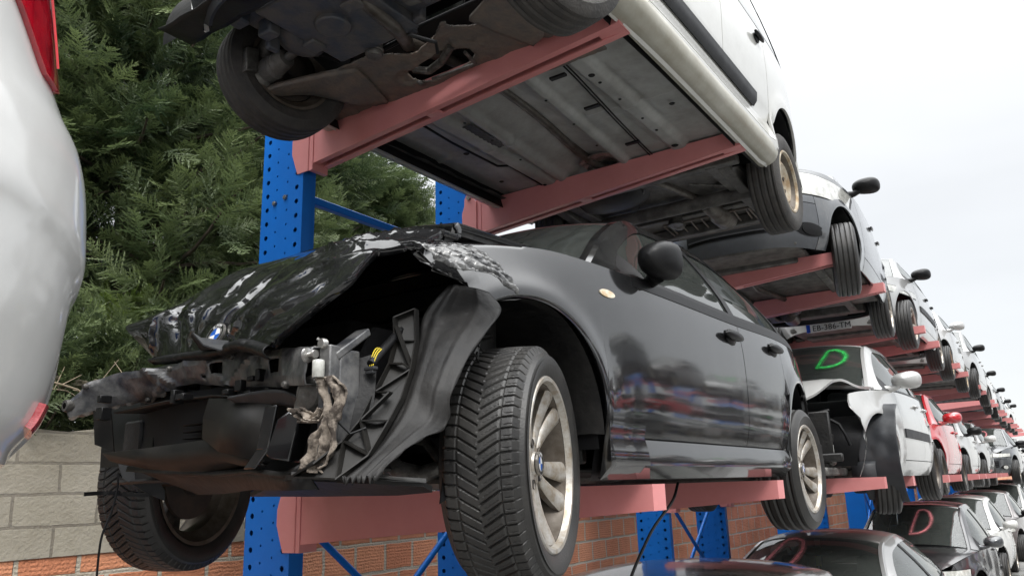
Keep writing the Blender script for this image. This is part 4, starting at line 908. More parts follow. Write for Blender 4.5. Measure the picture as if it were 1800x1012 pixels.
MB().grid(G_).build('creased_fender_edge', 'crushed_paint', bmw, 30, mods=[solid(.0015, 0)])
# bonnet
H_ = np.array([[(2.36,1.24,2.385),(2.25,1.6,2.44),(2.2,1.97,2.46),(2.25,2.35,2.44),(2.36,2.66,2.39)],
[(2.0,1.245,2.372),(1.98,1.6,2.435),(1.98,1.97,2.465),(2.03,2.35,2.455),(2.1,2.64,2.41)],
[(1.63,1.25,2.352),(1.72,1.6,2.425),(1.80,1.97,2.472),(1.88,2.35,2.49),(1.93,2.6,2.43)],
[(1.575,1.25,2.322),(1.68,1.6,2.408),(1.765,1.97,2.46),(1.84,2.35,2.478),(1.895,2.6,2.42)],
[(1.41,1.25,2.245),(1.55,1.6,2.35),(1.65,1.97,2.415),(1.75,2.35,2.44),(1.8,2.6,2.38)],
[(1.27,1.26,2.177),(1.42,1.62,2.28),(1.52,1.97,2.335),(1.62,2.35,2.37),(1.68,2.6,2.33)],
[(1.20,1.28,2.10),(1.33,1.63,2.19),(1.43,1.97,2.24),(1.51,2.33,2.29),(1.56,2.57,2.28)],
[(1.17,1.38,2.04),(1.27,1.66,2.11),(1.36,1.95,2.16),(1.43,2.3,2.22),(1.42,2.54,2.22)],
[(1.19,1.50,1.997),(1.26,1.68,2.04),(1.345,1.93,2.06),(1.42,2.28,2.09),(1.455,2.42,2.10)]])-np.array([BX, BY, BZ])
def resample(C_, nu, nv):
    C_ = np.asarray(C_, float)
    def cr1(A_, n_):
        m_ = A_.shape[0]; t_ = np.linspace(0, m_-1, n_); o_ = np.zeros((n_,)+A_.shape[1:])
        for i, q in enumerate(t_):
            k = min(m_-2, int(q)); f_ = q-k; p0 = A_[max(k-1, 0)]; p1 = A_[k]; p2 = A_[k+1]; p3 = A_[min(k+2, m_-1)]
            if k == 0: p0 = 2*p1-p2
            if k == m_-2: p3 = 2*p2-p1
            o_[i] = .5*((2*p1)+(-p0+p2)*f_+(2*p0-5*p1+4*p2-p3)*f_*f_+(-p0+3*p1-3*p2+p3)*f_**3)
        return o_
    a_ = cr1(C_, nu); return np.swapaxes(cr1(np.swapaxes(a_, 0, 1), nv), 0, 1)
def normals(P):
    n_ = np.cross(np.gradient(P, axis=0), np.gradient(P, axis=1)); l = np.linalg.norm(n_, axis=2, keepdims=True); l[l < 1e-12] = 1; return n_/l
nu_, nv_ = 170, 150; P = resample(H_, nu_, nv_); Nm = normals(P); Nm *= np.sign(Nm[..., 2].mean())
U_, V_ = np.meshgrid(np.linspace(0, 1, nu_), np.linspace(0, 1, nv_), indexing='ij')
amp = np.clip((U_-.12)/.3, 0, 1)
def crease(u0, v0, u1, v1, wd_, am, skew=0.):
    du, dv = u1-u0, v1-v0; l2 = du*du+dv*dv; t_ = np.clip(((U_-u0)*du+(V_-v0)*dv)/l2, 0, 1); wob = .018*np.sin(t_*7+u0*30)+.008*np.sin(t_*19+v0*40); sd_ = ((U_-u0)*dv-(V_-v0)*du)/math.sqrt(l2)+wob*.6
    en = np.hypot(np.maximum(0, -((U_-u0)*du+(V_-v0)*dv)/math.sqrt(l2)), np.maximum(0, ((U_-u1)*du+(V_-v1)*dv)/math.sqrt(l2)))
    return am*np.exp(-np.abs(sd_)/wd_)*np.exp(-(en/.05)**2)*np.sin(np.clip(t_*.86+.12, 0, 1)*math.pi)**.5
dsp = .014*vnoise(np.stack([U_*1.6, V_*1.9, U_*0], -1), 1.0, 11)
for c_ in ((.34, .0, .62, .34, .020, -.030), (.40, .0, .60, .22, .012, .020), (.46, -.02, .72, .18, .016, -.022), (.52, .05, .66, .30, .010, .014), (.36, .16, .50, .40, .010, -.012), (.60, .02, .86, .30, .020, .018),
           (.70, .40, .98, .46, .020, -.030), (.66, .50, .94, .56, .016, .020), (.78, .74, .99, .70, .018, -.022), (.60, .62, .90, .66, .028, .012), (.84, .60, .98, .62, .010, .014), (.30, .30, .56, .52, .012, -.010), (.28, .0, .36, .9, .05, .010), (.46, .45, .70, .60, .012, -.009),
           (.88, .80, 1.0, .92, .014, .016), (.74, .08, .98, .20, .016, -.02), (.90, .28, 1.0, .36, .012, .016)): dsp += 1.35*crease(*c_)
loc_ = np.exp(-((U_-.50)/.14)**2-((V_-.14)/.16)**2); dsp += loc_*.013*(1-np.abs(vnoise(np.stack([U_*9, V_*11, U_*0], -1), 1.2, 12)))
dsp += .0016*vnoise(np.stack([U_*5+V_*2, V_*7-U_*3, U_*0], -1), 1.6, 13)
bd = np.exp(-((U_-.80)/.07)**2-((V_-.48)/.06)**2); P += Nm*(dsp*amp*(1-bd))[..., None]
hood = MB().panel(P, fold=.018, gap=0, c=(0, 0, .4)).build('bonnet', 'bonnet_black', bmw, 75, mods=[solid(.0015, 0)])
# folded lip under the leading edge
e_ = P[-1]; dn = np.zeros((nv_, 7, 3))
for j in range(nv_):
    v = j/(nv_-1)
    for k in range(7):
        s_ = k/6; dn[j, k] = e_[j]+np.array([-.028*math.sin(s_*2.2), 0, -.034*s_*(1-.35*v)])+np.array([.03*s_*s_, 0, 0])+.004*vnoise(e_[j][None], 16, 3)[0]*s_
MB().grid(dn).build('bonnet_lip', 'black_plastic', bmw, 60, mods=[solid(.003, 0)])
# turned up flap of grille trim beside the badge
fl = WL([(1.31, 1.99, 2.10), (1.275, 1.93, 2.095), (1.265, 1.86, 2.05), (1.275, 1.80, 2.03), (1.30, 1.72, 2.045), (1.33, 1.75, 2.06), (1.345, 1.90, 2.055), (1.34, 1.98, 2.06)])
MB().poly(fl, .004).build('grille_trim', 'grey_plastic', bmw, 40)
# underside of the bonnet: inner frame seen in the gap
e_ = P[:, 0]; rows = [[e_[i]+np.array([0, .004, -.004]), e_[i]+np.array([0, .012, -.030]), e_[i]+np.array([0, .06, -.034]), e_[i]+np.array([0, .10, -.020])] for i in range(0, int(nu_*.40), 3)]
MB().grid(rows).build('bonnet_frame', 'grey_primer', bmw, 40)
# strut tower and engine bay hidden in the dark
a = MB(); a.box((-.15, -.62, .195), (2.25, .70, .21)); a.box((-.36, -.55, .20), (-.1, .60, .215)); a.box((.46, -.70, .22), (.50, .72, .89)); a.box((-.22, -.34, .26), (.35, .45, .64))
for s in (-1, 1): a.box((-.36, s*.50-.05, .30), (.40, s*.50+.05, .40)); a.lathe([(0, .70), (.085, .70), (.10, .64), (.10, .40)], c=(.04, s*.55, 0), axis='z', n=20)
a.box((-.02, .55, .35), (.46, .59, .955)); a.box((.40, -.55, .80), (.46, .55, .95))  # first box is a black panel added to keep the bonnet gap dark
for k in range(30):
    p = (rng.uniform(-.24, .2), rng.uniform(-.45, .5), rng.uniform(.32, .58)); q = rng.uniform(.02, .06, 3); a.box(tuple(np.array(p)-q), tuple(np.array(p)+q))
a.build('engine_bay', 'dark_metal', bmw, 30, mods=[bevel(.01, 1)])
a = MB()
for k in range(14):
    p = np.array((rng.uniform(-.28, -.05), rng.uniform(-.50, .1), rng.uniform(.3, .50))); d_ = rng.uniform(-.09, .09, 3)*np.array([.5, 1, .6]); a.tube([p, p+d_, p+d_+rng.uniform(-.06, .06, 3), p+2*d_], rng.uniform(.005, .012), 7)
a.build('hose', 'black_plastic', bmw)
a = MB(); a.box((2.3, -.70, .21), (3.3, .70, .26)); a.tube([(.1, .12, .19), (1.2, .05, .18), (2.2, .1, .19), (2.95, .3, .22)], .028, 10); a.box((2.5, -.60, .15), (2.8, .60, .21)); a.build('underbody', 'underbody', bmw, 30, mods=[bevel(.01, 1)])
# suspension spring and wheel arch back wall
a = MB(); pts = [(-.0+.065*math.cos(t_), -.60+.065*math.sin(t_), .36+.0125*t_) for t_ in np.arange(0, 2*math.pi*4.2, .3)]; a.tube(pts, .008, 7); a.tube([(0, -.60, .22), (0, -.60, .72)], .022, 12)
a.build('suspension_spring', 'dark_metal', bmw)
a = MB(); rows = []
for q in np.linspace(0, 1.9, 20):
    px, pz = .352*math.cos(q), SB.wr+.352*math.sin(q)
    rows.append([(px, -.845+.0*q, pz), (px-.01, -.80, pz+.004), (px, -.62, pz), (px, -.45, pz)])
a.grid(rows); a.build('wheel_arch_liner', 'liner_plastic', bmw)
# front half of the liner, torn loose and leaning in front of the wheel
li, lo = WL(D['lin_in']), WL(D['lin_out']); C_ = []
for k in range(8):
    f_ = k/7*6; i_ = min(5, int(f_)); g_ = f_-i_; p = np.array(li[i_])*(1-g_)+np.array(li[i_+1])*g_; h_ = k/7*7; j_ = min(6, int(h_)); w_ = h_-j_; q = np.array(lo[j_])*(1-w_)+np.array(lo[j_+1])*w_
    C_.append([p, p*.66+q*.34+np.array([-.012, -.006, 0]), p*.33+q*.67+np.array([-.010, -.010, 0]), q])
P = resample(C_, 60, 24); P += (.0025*vnoise(P, 9, 21)+.0012*vnoise(P, 30, 22)+.003*(1-np.abs(vnoise(P, 4, 23)))**5)[..., None]*np.array([-1, -.4, 0]); P[:, 4:7, 0] -= .005; P[:, 15:17, 0] -= .004; P[-1, :, 2] += .01*np.sin(np.arange(24)*1.9)
P[:, -1, 0] += .006*np.sin(np.arange(60)*.9)*np.linspace(.2, 1, 60)
MB().grid(P).build('wheel_arch_liner', 'liner_plastic', bmw, 60, mods=[solid(.003, 0)])
# dark face behind the bracket
MB().poly(WL([(1.40, 1.36, 2.05), (1.25, 1.36, 1.80), (1.20, 1.40, 1.69), (1.45, 1.40, 1.68), (1.52, 1.36, 2.05)]), .01).build('inner_wing', 'black_plastic', bmw, 30)
# ribbed headlamp bracket
lat = WL(D['lat']); a = MB(); a.poly(lat, .004)
def ribs(a, pts, w_, d_, r_off=(-1, -.3, 0)):
    n_ = Vector(r_off).normalized()
    for i in range(len(pts)-1):
        p, q = Vector(pts[i]), Vector(pts[i+1]); m_ = (p+q)/2+n_*d_/2; a.obox(m_, (q-p)/2, (q-p).normalized().cross(n_)*w_/2, n_*d_/2)
ribs(a, lat+[lat[0]], .004, .022)
lt = [Wd(p) for p in D['lat_in']]
ribs(a, [lt[0], lat[3], lt[2], lat[13]], .004, .02); ribs(a, [lat[3], lat[12], lt[4], lat[11]], .004, .02); ribs(a, [lat[5], lat[11], lat[6], lat[10], lat[7]], .004, .02); ribs(a, [lat[10], lat[8]], .004, .02); ribs(a, [lat[2], lat[14]], .003, .018)
a.build('headlamp_bracket', 'duct_plastic', bmw, 30)
a = MB(); a.panel(resample([[Wd(p) for p in ((1.235, 1.32, 1.93), (1.30, 1.25, 1.96))], [Wd(p) for p in ((1.20, 1.30, 1.80), (1.27, 1.235, 1.82))], [Wd(p) for p in ((1.19, 1.30, 1.72), (1.235, 1.25, 1.715))]], 14, 6), fold=.03, gap=0, c=(0, 0, .4)); a.build('headlamp_mount', 'black_plastic', bmw)
# bent front crossmember with slots
bt, bb = resample([[p] for p in WL(D['beam_top'])], 140, 1)[:, 0], resample([[p] for p in WL(D['beam_bot'])], 140, 1)[:, 0]
rows = []
for i in range(140):
    t_ = np.array(bt[i])+np.array([-.006, 0, .008]); b_ = np.array(bb[i])+np.array([-.006, 0, -.010]); bk = np.array([.05, .0, .006]); nzv = vnoise(t_[None]*np.array([0, 1, 0]), 12, 2)[0]
    r_ = [t_+bk+np.array([0, 0, .004*nzv])]
    for v in np.linspace(0, 1, 9): r_.append(t_*(1-v)+b_*v+np.array([-.008*min(1, v*5, (1-v)*5), 0, .003*nzv*(1-v)]))
    r_.append(b_+bk*.9); rows.append(r_)
P = np.array(rows); dn3 = sum(am*np.maximum(0, 1-np.abs(P[:, :, 1]-y0-sk*(P[:, :, 2]-.48))/w_) for y0, sk, w_, am in ((.50, 1.2, .05, .012), (.36, -1.5, .035, -.010), (.22, 2.0, .04, .012), (.08, -.8, .05, -.012), (-.05, 1.6, .03, .010), (-.16, -2, .03, .008), (-.30, 1.5, .05, -.008), (-.46, .6, .03, .006), (.14, .2, .02, .007), (.29, .9, .02, .008)))+.0012*vnoise(P, 26, 32); P += dn3[..., None]*np.array([-1, 0, .25])
a = MB(); fcs = []; nvv = P.shape[1]
for i in range(139):
    for j in range(nvv-1):
        hole = (3 <= j <= 5) and (i in range(122, 127) or i in range(93, 99)) or (6 <= j <= 6 and i in (86, 87))
        if not hole: fcs.append((i*nvv+j, (i+1)*nvv+j, (i+1)*nvv+j+1, i*nvv+j+1))
a.raw(P.reshape(-1, 3), fcs); a.build('front_crossmember', 'crushed_steel', bmw, 14, mods=[solid(.003, 0)])
a = MB()
for i in (18, 47, 66, 104, 131): p = P[i, 9 if i % 2 else 2]; a.lathe([(0, 0), (.006, 0), (.009, .004), (.009, .016)], c=(p[0]-.012, p[1], p[2]), axis='x', n=10)
p = P[0, 4]; a.lathe([(.010, -.01), (.018, -.01), (.020, 0), (.018, .02)], c=tuple(p), axis='x', n=14); a.build('bolt', 'cast_metal', bmw)
rust = MB(); rows = [[P[i, -2]+np.array([-.002, 0, -.002]), P[i, -2]+np.array([.004, 0, -.008-.004*math.sin(i*.7)])] for i in range(0, 60)]; rust.grid(rows); rust.build('torn_flange', 'underbody_rust', bmw)
# slam panel end, buffer, bolts and latch on the near side
a = MB(); a.box(Wd((1.17, 1.265, 1.695)), Wd((1.20, 1.30, 1.965))); a.box(Wd((1.20, 1.265, 1.70)), Wd((1.26, 1.272, 1.96))); a.obox(Wd((1.24, 1.285, 1.975)), (.05, .0, .035), (0, .022, 0), (-.004, 0, .008))
a.build('radiator_frame', 'crushed_steel', bmw, 30, mods=[bevel(.004, 2)])
a = MB(); a.lathe([(0, -.012), (.009, -.012), (.010, -.008), (.006, -.006), (.006, .01), (.016, .012), (.017, .016), (.014, .018)], c=Wd((1.155, 1.305, 1.945)), axis='y', n=16, sg=1)
a.lathe([(0, 0), (.010, 0), (.012, .004), (.012, .012)], c=Wd((1.16, 1.285, 1.968)), axis='x', n=14); a.tube([Wd((1.20, 1.33, 1.965)), Wd((1.20, 1.33, 1.985)), Wd((1.195, 1.335, 1.99))], .004, 7); a.ball(Wd((1.205, 1.35, 1.965)), .012)
a.build('latch_bolt', 'bright_metal', bmw)
MB().lathe([(0, 0), (.0125, 0), (.0135, .002), (.0135, .036), (.012, .038), (0, .038)], c=Wd((1.158, 1.287, 1.893)), axis='z', n=22).build('rubber_buffer', 'headlamp', bmw)
# horn discs
a = MB(); a.lathe([(0, -.01), (.02, -.012), (.035, -.008), (.040, .0), (.043, .004), (.040, .012), (0, .014)], c=Wd((1.20, 1.36, 1.868)), axis='x', n=30); a.lathe([(0, -.01), (.02, -.012), (.032, -.008), (.036, .004), (0, .014)], c=Wd((1.235, 1.41, 1.845)), axis='x', n=26)
a.build('horn', 'cast_metal', bmw)
# air duct box between the wheels
a = MB()
a.poly(WL(D['duct_left']), .006); dt = D['duct_top']
a.grid([[Wd(p), Wd((p[0]+.11, p[1], p[2]+.005))] for p in dt])
ds = WL(D['duct_side'])
a.grid([[ds[0], np.array(ds[0])*.5+np.array(ds[5])*.5+np.array((-.008, 0, 0)), ds[5]], [np.array(ds[0])*.5+np.array(ds[1])*.5+np.array((-.012, -.006, 0)), np.array(ds[0])*.25+np.array(ds[1])*.25+np.array(ds[4])*.25+np.array(ds[5])*.25+np.array((-.02, -.01, 0)), np.array(ds[5])*.5+np.array(ds[4])*.5+np.array((-.010, 0, 0))], [ds[1], np.array(ds[1])*.5+np.array(ds[3])*.5+np.array((-.01, -.01, 0)), ds[3]]])
a.grid([[Wd(p), np.array(Wd(p))*.5+np.array(Wd(q))*.5+np.array([-.006, 0, -.006]), Wd(q)] for p, q in zip(D['lip_f'], D['lip_b'])])
a.build('air_duct', 'duct_plastic', bmw, 35, mods=[solid(.004, 0)])
a = MB(); a.grid([[Wd(p), Wd(q)] for p, q in zip(D['skid_f'], D['skid_b'])]); a.grid([[Wd(p), Wd((p[0]-.004, p[1], p[2]-.014))] for p in D['skid_f']]); a.build('lower_tray', 'liner_plastic', bmw, 50, mods=[solid(.005, 0)])
a = MB(); pl_ = WL(D['strut1']); a.obox((np.array(pl_[0])+np.array(pl_[1]))/2, (np.array(pl_[1])-np.array(pl_[0]))/2, (.0, .022, 0), (.004, 0, 0)); a.obox((np.array(pl_[1])+np.array(pl_[2]))/2, (np.array(pl_[2])-np.array(pl_[1]))/2*1.1, (.0, .022, 0), (.004, 0, 0))
a.build('duct_strap', 'black_gloss', bmw, 40, mods=[bevel(.003, 2)])
a = MB(); b2 = WL(D['box2']); a.poly(b2, .05, (1, .25, 0)); a.build('side_duct', 'black_gloss', bmw, 40, mods=[bevel(.005, 2)])
MB().box(Wd((1.45, 1.50, 1.70)), Wd((1.47, 2.45, 1.97))).build('radiator', 'radiator_fins', bmw, 0)
a = MB()
for z in np.linspace(1.80, 1.86, 4): a.box(Wd((1.41, 1.95, z)), Wd((1.44, 2.15, z+.004)))
for k in range(10): p = np.array(Wd((1.30, rng.uniform(1.5, 2.4), rng.uniform(1.90, 1.96)))); q = rng.uniform(.006, .02, 3); a.box(tuple(p-q), tuple(p+q))
a.build('bracket', 'black_plastic', bmw, 30, mods=[bevel(.002, 1)])
MB().grid(resample([[Wd(p) for p in ((1.27, 1.75, 1.90), (1.255, 1.55, 1.90), (1.235, 1.40, 1.86))], [Wd(p) for p in ((1.30, 1.72, 1.875), (1.27, 1.53, 1.862), (1.25, 1.38, 1.832))]], 6, 20)).build('reinforcement', 'grey_plastic', bmw, 50, mods=[solid(.006, 0)])
# lower tray below the lamp, and suspension arm behind it
tr = WL(D['tray']); a = MB(); a.poly(tr, .012, (0, 0, 1)); a.build('splash_tray', 'liner_plastic', bmw, 30)
a = MB(); a.poly([np.array(p)+np.array((0, -.004, 0)) for p in WL([(1.19, 1.40, 1.692), (1.19, 1.22, 1.684), (1.235, 1.14, 1.672), (1.31, 1.12, 1.667), (1.31, 1.12, 1.676), (1.235, 1.14, 1.681), (1.19, 1.22, 1.692), (1.19, 1.40, 1.70)])], .006, (-1, -.2, 0)); a.build('torn_tray_edge', 'grey_primer', bmw, 30)
a = MB(); a.tube(WL(D['arm1']), [.020, .024, .024, .02], 10); a.tube(WL(D['arm2']), .016, 8); a.tube([Wd((1.60, 1.30, 1.71)), Wd((1.62, 1.38, 1.78)), Wd((1.60, 1.46, 1.79)), Wd((1.56, 1.5, 1.75))], .014, 8); a.build('suspension_arm', 'cast_metal', bmw)
a = MB(); a.poly(WL([(1.50, 1.22, 1.70), (1.47, 1.21, 1.62), (1.545, 1.20, 1.655), (1.58, 1.20, 1.70)]), .004); a.build('mud_flap', 'black_plastic', bmw)
# rag of insulation
def rag(pts, wd_, nm, seed, th_=.004):
    pts = resample([[p] for p in pts], 60, 1)[:, 0]; G_ = np.zeros((60, 22, 3))
    for i in range(60):
        w_ = wd_*(.55+.45*abs(math.sin(i*.11+.5)))*(.8 if i < 8 else 1)
        for j in range(22):
            v = j/21-.5; G_[i, j] = np.array(pts[i])+np.array([.012*math.sin(v*14+i*.12), v*w_, 0])
    nn = vnoise(G_, 17, seed)[..., None]; n2_ = vnoise(G_, 45, seed+1)[..., None]
    G_ += nn*np.array([-.012, .003, .004])+n2_*np.array([-.004, .001, .002]); return MB().grid(G_).build(nm, 'rag', bmw, 80, mods=[solid(th_, 0)])
rag(WL(D['rag1']), .082, 'torn_insulation', 41)
rag(WL(D['rag2']), .060, 'torn_insulation', 47)
# connector and its yellow wires
a = MB(); c_ = np.array(Wd(D['conn'][0])); a.box(tuple(c_-[.007, .016, .004]), tuple(c_+[.007, .016, .004])); a.box(tuple(c_-[.006, .012, .012]), tuple(c_+[.006, .012, -.004])); pg = a.build('plug', 'grey_plastic', bmw, 30, mods=[bevel(.002, 2)])
a = MB()
for k in range(3):
    p = np.array(Wd(D['conn'][0]))+np.array([0, -.006+.005*k, .006]); q = np.array(Wd(D['harn'][1]))+np.array([0, 0, .004]); m_ = (p+q)/2+np.array([.0, .004*(k-2), .014+.003*k]); a.tube(resample([[p], [p*.8+q*.2+np.array([.0, .003*(k-2), .016])], [m_], [q]], 12, 1)[:, 0], .0012, 6)
a.build('wire', 'wire_yellow', pg)
MB().tube(resample([[p] for p in WL(D['harn'])], 16, 1)[:, 0], .010, 9).build('wiring_loom', 'black_plastic', bmw)
MB().tube([Wd((1.17, 1.26, 1.86)), Wd((1.18, 1.25, 1.80)), Wd((1.20, 1.23, 1.772)), Wd((1.235, 1.22, 1.785))], .003, 6).build('cable', 'black_plastic', bmw)
# flap and strip hanging by the far wheel, thin wires that hang down
a = MB(); a.poly(WL(D['flapR']), .005); a.build('splash_guard', 'grey_plastic', bmw, 40)
a = MB(); sb_ = WL(D['stripb']); sb2 = resample([[p] for p in sb_], 40, 1)[:, 0]
a.grid([[sb2[i]+np.array([0, 0, .006+.004*math.sin(i*1.9)*(i > 12)]), sb2[i]-np.array([0, 0, .006])] for i in range(40)]); a.build('torn_trim_strip', 'black_plastic', bmw, 0, mods=[solid(.006, 0)])
MB().tube(resample([[p] for p in WL(D['wireL'])], 40, 1)[:, 0], .0035, 6).build('hanging_cable', 'black_plastic', bmw)
MB().tube(resample([[p] for p in WL(D['wireR'])], 40, 1)[:, 0], .0055, 7).build('hanging_cable', 'black_plastic', bmw)
# near door mirror, indicator, chunky handles
a = mirror_mb(1.0); a.v = [(p[0]*1.0+.72, p[1]*.60-.905, p[2]*.94+.922) for p in a.v]
o = a.build('wing_mirror', 'black_plastic', bmw, 50); MB().tube([(.80, -.79, .862), (.78, -.84, .860), (.745, -.885, .872)], [.022, .024, .032], 12).build('mirror_arm', 'black_plastic', o)
P = SB.side_panel(.365, .455, z0=lambda x: .748-.013*np.sqrt(np.maximum(0, 1-((x-.41)/.046)**2)), z1=lambda x: .748+.013*np.sqrt(np.maximum(.02, 1-((x-.41)/.046)**2)), nx=14, nz=5)+np.array([0, -.004, 0])
MB().panel(P, fold=.008, gap=0, c=SB.c).build('side_indicator', 'amber', bmw)

# ------------------------------------------------------------------ the van on the upper arms, seen from below
VX, VY, VZ = 1.93, 1.89, 3.16
SV = Shape(wb=2.69, fo=.54, ro=.70, W=.86, wr=.30, ar=.365, sill=.20,
           prof=[(.0, .85), (.20, .90), (.225, .955), (.27, .995), (.33, 1.0), (.385, .985), (.42, .955), (.455, .955), (.47, .975), (.60, .99), (.8, 1.0), (1.1, .985), (1.3, .96), (1.8, .90)],
           top=[(-.76, .78), (-.5, .88), (.2, .98), (1.0, 1.02), (3.39, 1.02)], cowl=.25, rf=1.0, rr=3.20, rb=3.30, zrf=1.76, zrr=1.78, zrb=1.2, yroof=.66, ycowl=.76, yrb=.72,
           doors=[.55, 1.55, 2.30], dlo=(.5, 2.9), pil=[1.58], n=(3.6, 6), tail=[(.0, .08), (.2, .03), (.35, .0), (.6, .0), (.8, .02), (1.3, .06)], bumpz=.62)
van = build_car((VX, VY, VZ), 'pale van seen from below on the two upper pink arms, grey strip along its side', SV, 'van_paint', name='parked_van', cat='van', detail=1,
                skip=('wheels', 'underbody', 'bumper', 'engine', 'hood'), mould=.455, xf=-.40)
W0 = lambda x, y, z: (x-VX, y-VY, z-VZ)
# outer sills: rounded painted tubes
for sg in (-1, 1):
    rows = []
    for x in np.linspace(.37, 2.325, 50):
        r_ = []
        for q in np.linspace(-.2, math.pi*.95, 14):
            y = .775+.088*math.sin(q)**.8 if q > 0 else .775-.02; z = .285-.075*math.cos(q)
            r_.append((x, sg*y, z))
        rows.append(r_)
    MB().grid(rows).build('sill', 'sill_paint', van, 60)
    rows = [[(x, sg*(.735+.006*math.sin(x*9)+.012*math.sin(x*2.3)), .262-.004*math.sin(x*31)), (x, sg*(.752+.006*math.sin(x*9)+.012*math.sin(x*2.3)), .256), (x, sg*.765, .262)] for x in np.linspace(.36, 2.33, 90)]
    MB().grid(rows).build('sill_flange', 'grey_primer' if sg > 0 else 'sill_paint', van, 60)
# floor pan
def bump1(x, a, b, s=.012): return 1/(1+np.exp(-(x-a)/s))*1/(1+np.exp((x-b)/s))
nu_, nv_ = 190, 210; X, Y = np.meshgrid(np.linspace(.62, 2.22, nu_), np.linspace(-.75, .75, nv_), indexing='ij')
Yt = Y-.06*(X-.8); Z = .30+0*X
Z += .055*bump1(Yt, -.10, .13, .03)                                              # tunnel
for y0, w_ in ((-.44, .045), (.16+.08, .03), (-.17, .03), (.40, .045)): Z -= .030*bump1(Yt if abs(y0) < .3 else Y, y0-w_, y0+w_, .006)
Z -= .010*bump1(Y, -.70, -.52, .006)*bump1(X, .9, 1.55, .008); Z += .008*bump1(Y, -.36, -.24, .005)*bump1(X, .9, 1.25, .006); Z += .008*bump1(Y, -.36, -.24, .005)*bump1(X, 1.4, 1.8, .006)
Z += .010*bump1(Y, .48, .66, .006)*bump1(X, .85, 1.3, .008); Z -= .008*bump1(Y, .46, .68, .01)*bump1(X, 1.45, 2.0, .01); Z -= .016*bump1(X, 2.04, 2.08, .006); Z -= .012*bump1(X, 1.28, 1.31, .005)*(np.abs(Y) > .2)
Z += .0035*vnoise(np.stack([X, Y, Z*0], -1), 3, 51)+.0012*vnoise(np.stack([X, Y, Z*0], -1), 14, 52)
MB().grid(np.stack([X, Y, Z], -1)).build('floor_pan', 'underbody_grey', van, 60)
a = MB()
for (x, y, r_) in ((.92, -.44, .013), (1.0, -.44, .007), (1.2, -.44, .006), (1.45, -.44, .006), (1.62, -.44, .007), (1.86, -.44, .016), (.95, .30, .006), (1.2, .31, .006), (1.5, .33, .006), (1.0, -.15, .006), (1.3, -.13, .006), (1.6, -.10, .006), (1.25, .52, .014), (1.7, .60, .012), (1.9, .42, .010), (1.4, -.62, .012)):
    a.lathe([(0, -.0), (r_, 0), (r_*1.25, .003)], c=(x, y, float(.30-.035 if abs(abs(y)-.44) < .06 else .268)), axis='z', n=14)
a.build('drain_hole', 'dark_void', van)
a = MB(); 
for k, y in enumerate((-.30, -.315)): a.tube(resample([[(.60, y-.08, .285)], [(.9, y-.06, .282)], [(1.2, y-.03, .282)], [(1.5, y+.0, .282)], [(2.2, y+.06, .282)]], 20, 1)[:, 0], .004, 6)
a.tube([(.8, .50, .288), (1.1, .50, .275), (1.5, .49, .275), (1.55, .44, .28), (2.1, .46, .285)], .007, 7)
for x in (.85, 1.2, 1.7, 2.0): a.box((x-.012, -.36+.05*(x-.6), .270), (x+.012, -.28+.05*(x-.6), .280))
a.build('brake_pipe', 'black_plastic', van)
MB().tube(resample([[(.30, .10, .33)], [(.7, .04, .35)], [(1.2, .05, .36)], [(1.8, .10, .345)], [(2.0, .05, .31)], [(2.25, -.12, .27)], [(2.55, -.20, .265)], [(2.85, -.26, .25)]], 40, 1)[:, 0], .026, 12).build('exhaust_pipe', 'pipe_metal', van)
MB().tube([(2.83, -.255, .25), (2.86, -.256, .25), (3.0, -.262, .245), (3.02, -.262, .245), (3.15, -.27, .24), (3.18, -.27, .24), (3.30, -.27, .24)], [.03, .055, .06, .075, .08, .07, .02], 18).build('silencer', 'pipe_metal', van)
a = MB(); a.grid([[(x, y, .335+.004*math.sin(x*150)+.05*(abs(y-.03)/.14)**2*-1) for y in np.linspace(-.08, .14, 9)] for x in np.linspace(1.82, 2.2, 60)]); a.build('heat_shield', 'bright_metal', van)
a = MB(); G_ = []
for x in np.linspace(1.0, 1.32, 30): G_.append([(x, y, .284+.0025*math.sin(x*170)*math.sin(y*170)) for y in np.linspace(.30, .42, 16)])
a.grid(G_); a.build('sound_pad', 'grey_plastic', van)
# front subframe, pressed steel with openings
nu_, nv_ = 110, 170; X, Y = np.meshgrid(np.linspace(.16, .72, nu_), np.linspace(-.62, .66, nv_), indexing='ij')
Z = .235+.02*np.sin((X-.16)*5.2)+.012*bump1(Y, -.25, -.10, .02)*bump1(X, .2, .4, .02)-.014*bump1(Y, .05, .40, .02)*bump1(X, .3, .6, .02)
for (cx, cy, r_, d_) in ((.30, -.05, .06, .02), (.40, .18, .05, .018), (.55, -.42, .04, .018), (.62, .30, .045, .018), (.60, -.10, .05, -.014), (.34, .45, .05, .016), (.52, .55, .04, .015), (.3, -.4, .05, .016)): 
    dd = np.hypot(X-cx, Y-cy); Z += d_*np.exp(-(dd/r_)**4)+.006*np.exp(-((dd-r_)/.008)**2)
Z += .005*vnoise(np.stack([X, Y, Z*0], -1), 9, 61)+.002*vnoise(np.stack([X, Y, Z*0], -1), 30, 62)
ok = np.ones_like(X, bool)
ok &= ~(((X-.42)/.075)**2+((Y-.02)/.17)**2 < 1); ok &= ~(((X-.20)/.07)**2+((Y+.33)/.13)**2 < 1); ok &= X > .17+.10*np.cos(Y*9)
a = MB(); fs = [(i*nv_+j, (i+1)*nv_+j, (i+1)*nv_+j+1, i*nv_+j+1) for i in range(nu_-1) for j in range(nv_-1) if ok[i, j] and ok[i+1, j+1] and ok[i+1, j] and ok[i, j+1]]
a.raw(np.stack([X, Y, Z], -1).reshape(-1, 3), fs); a.build('front_subframe', 'underbody_rust', van, 60, mods=[solid(.008, 0)])
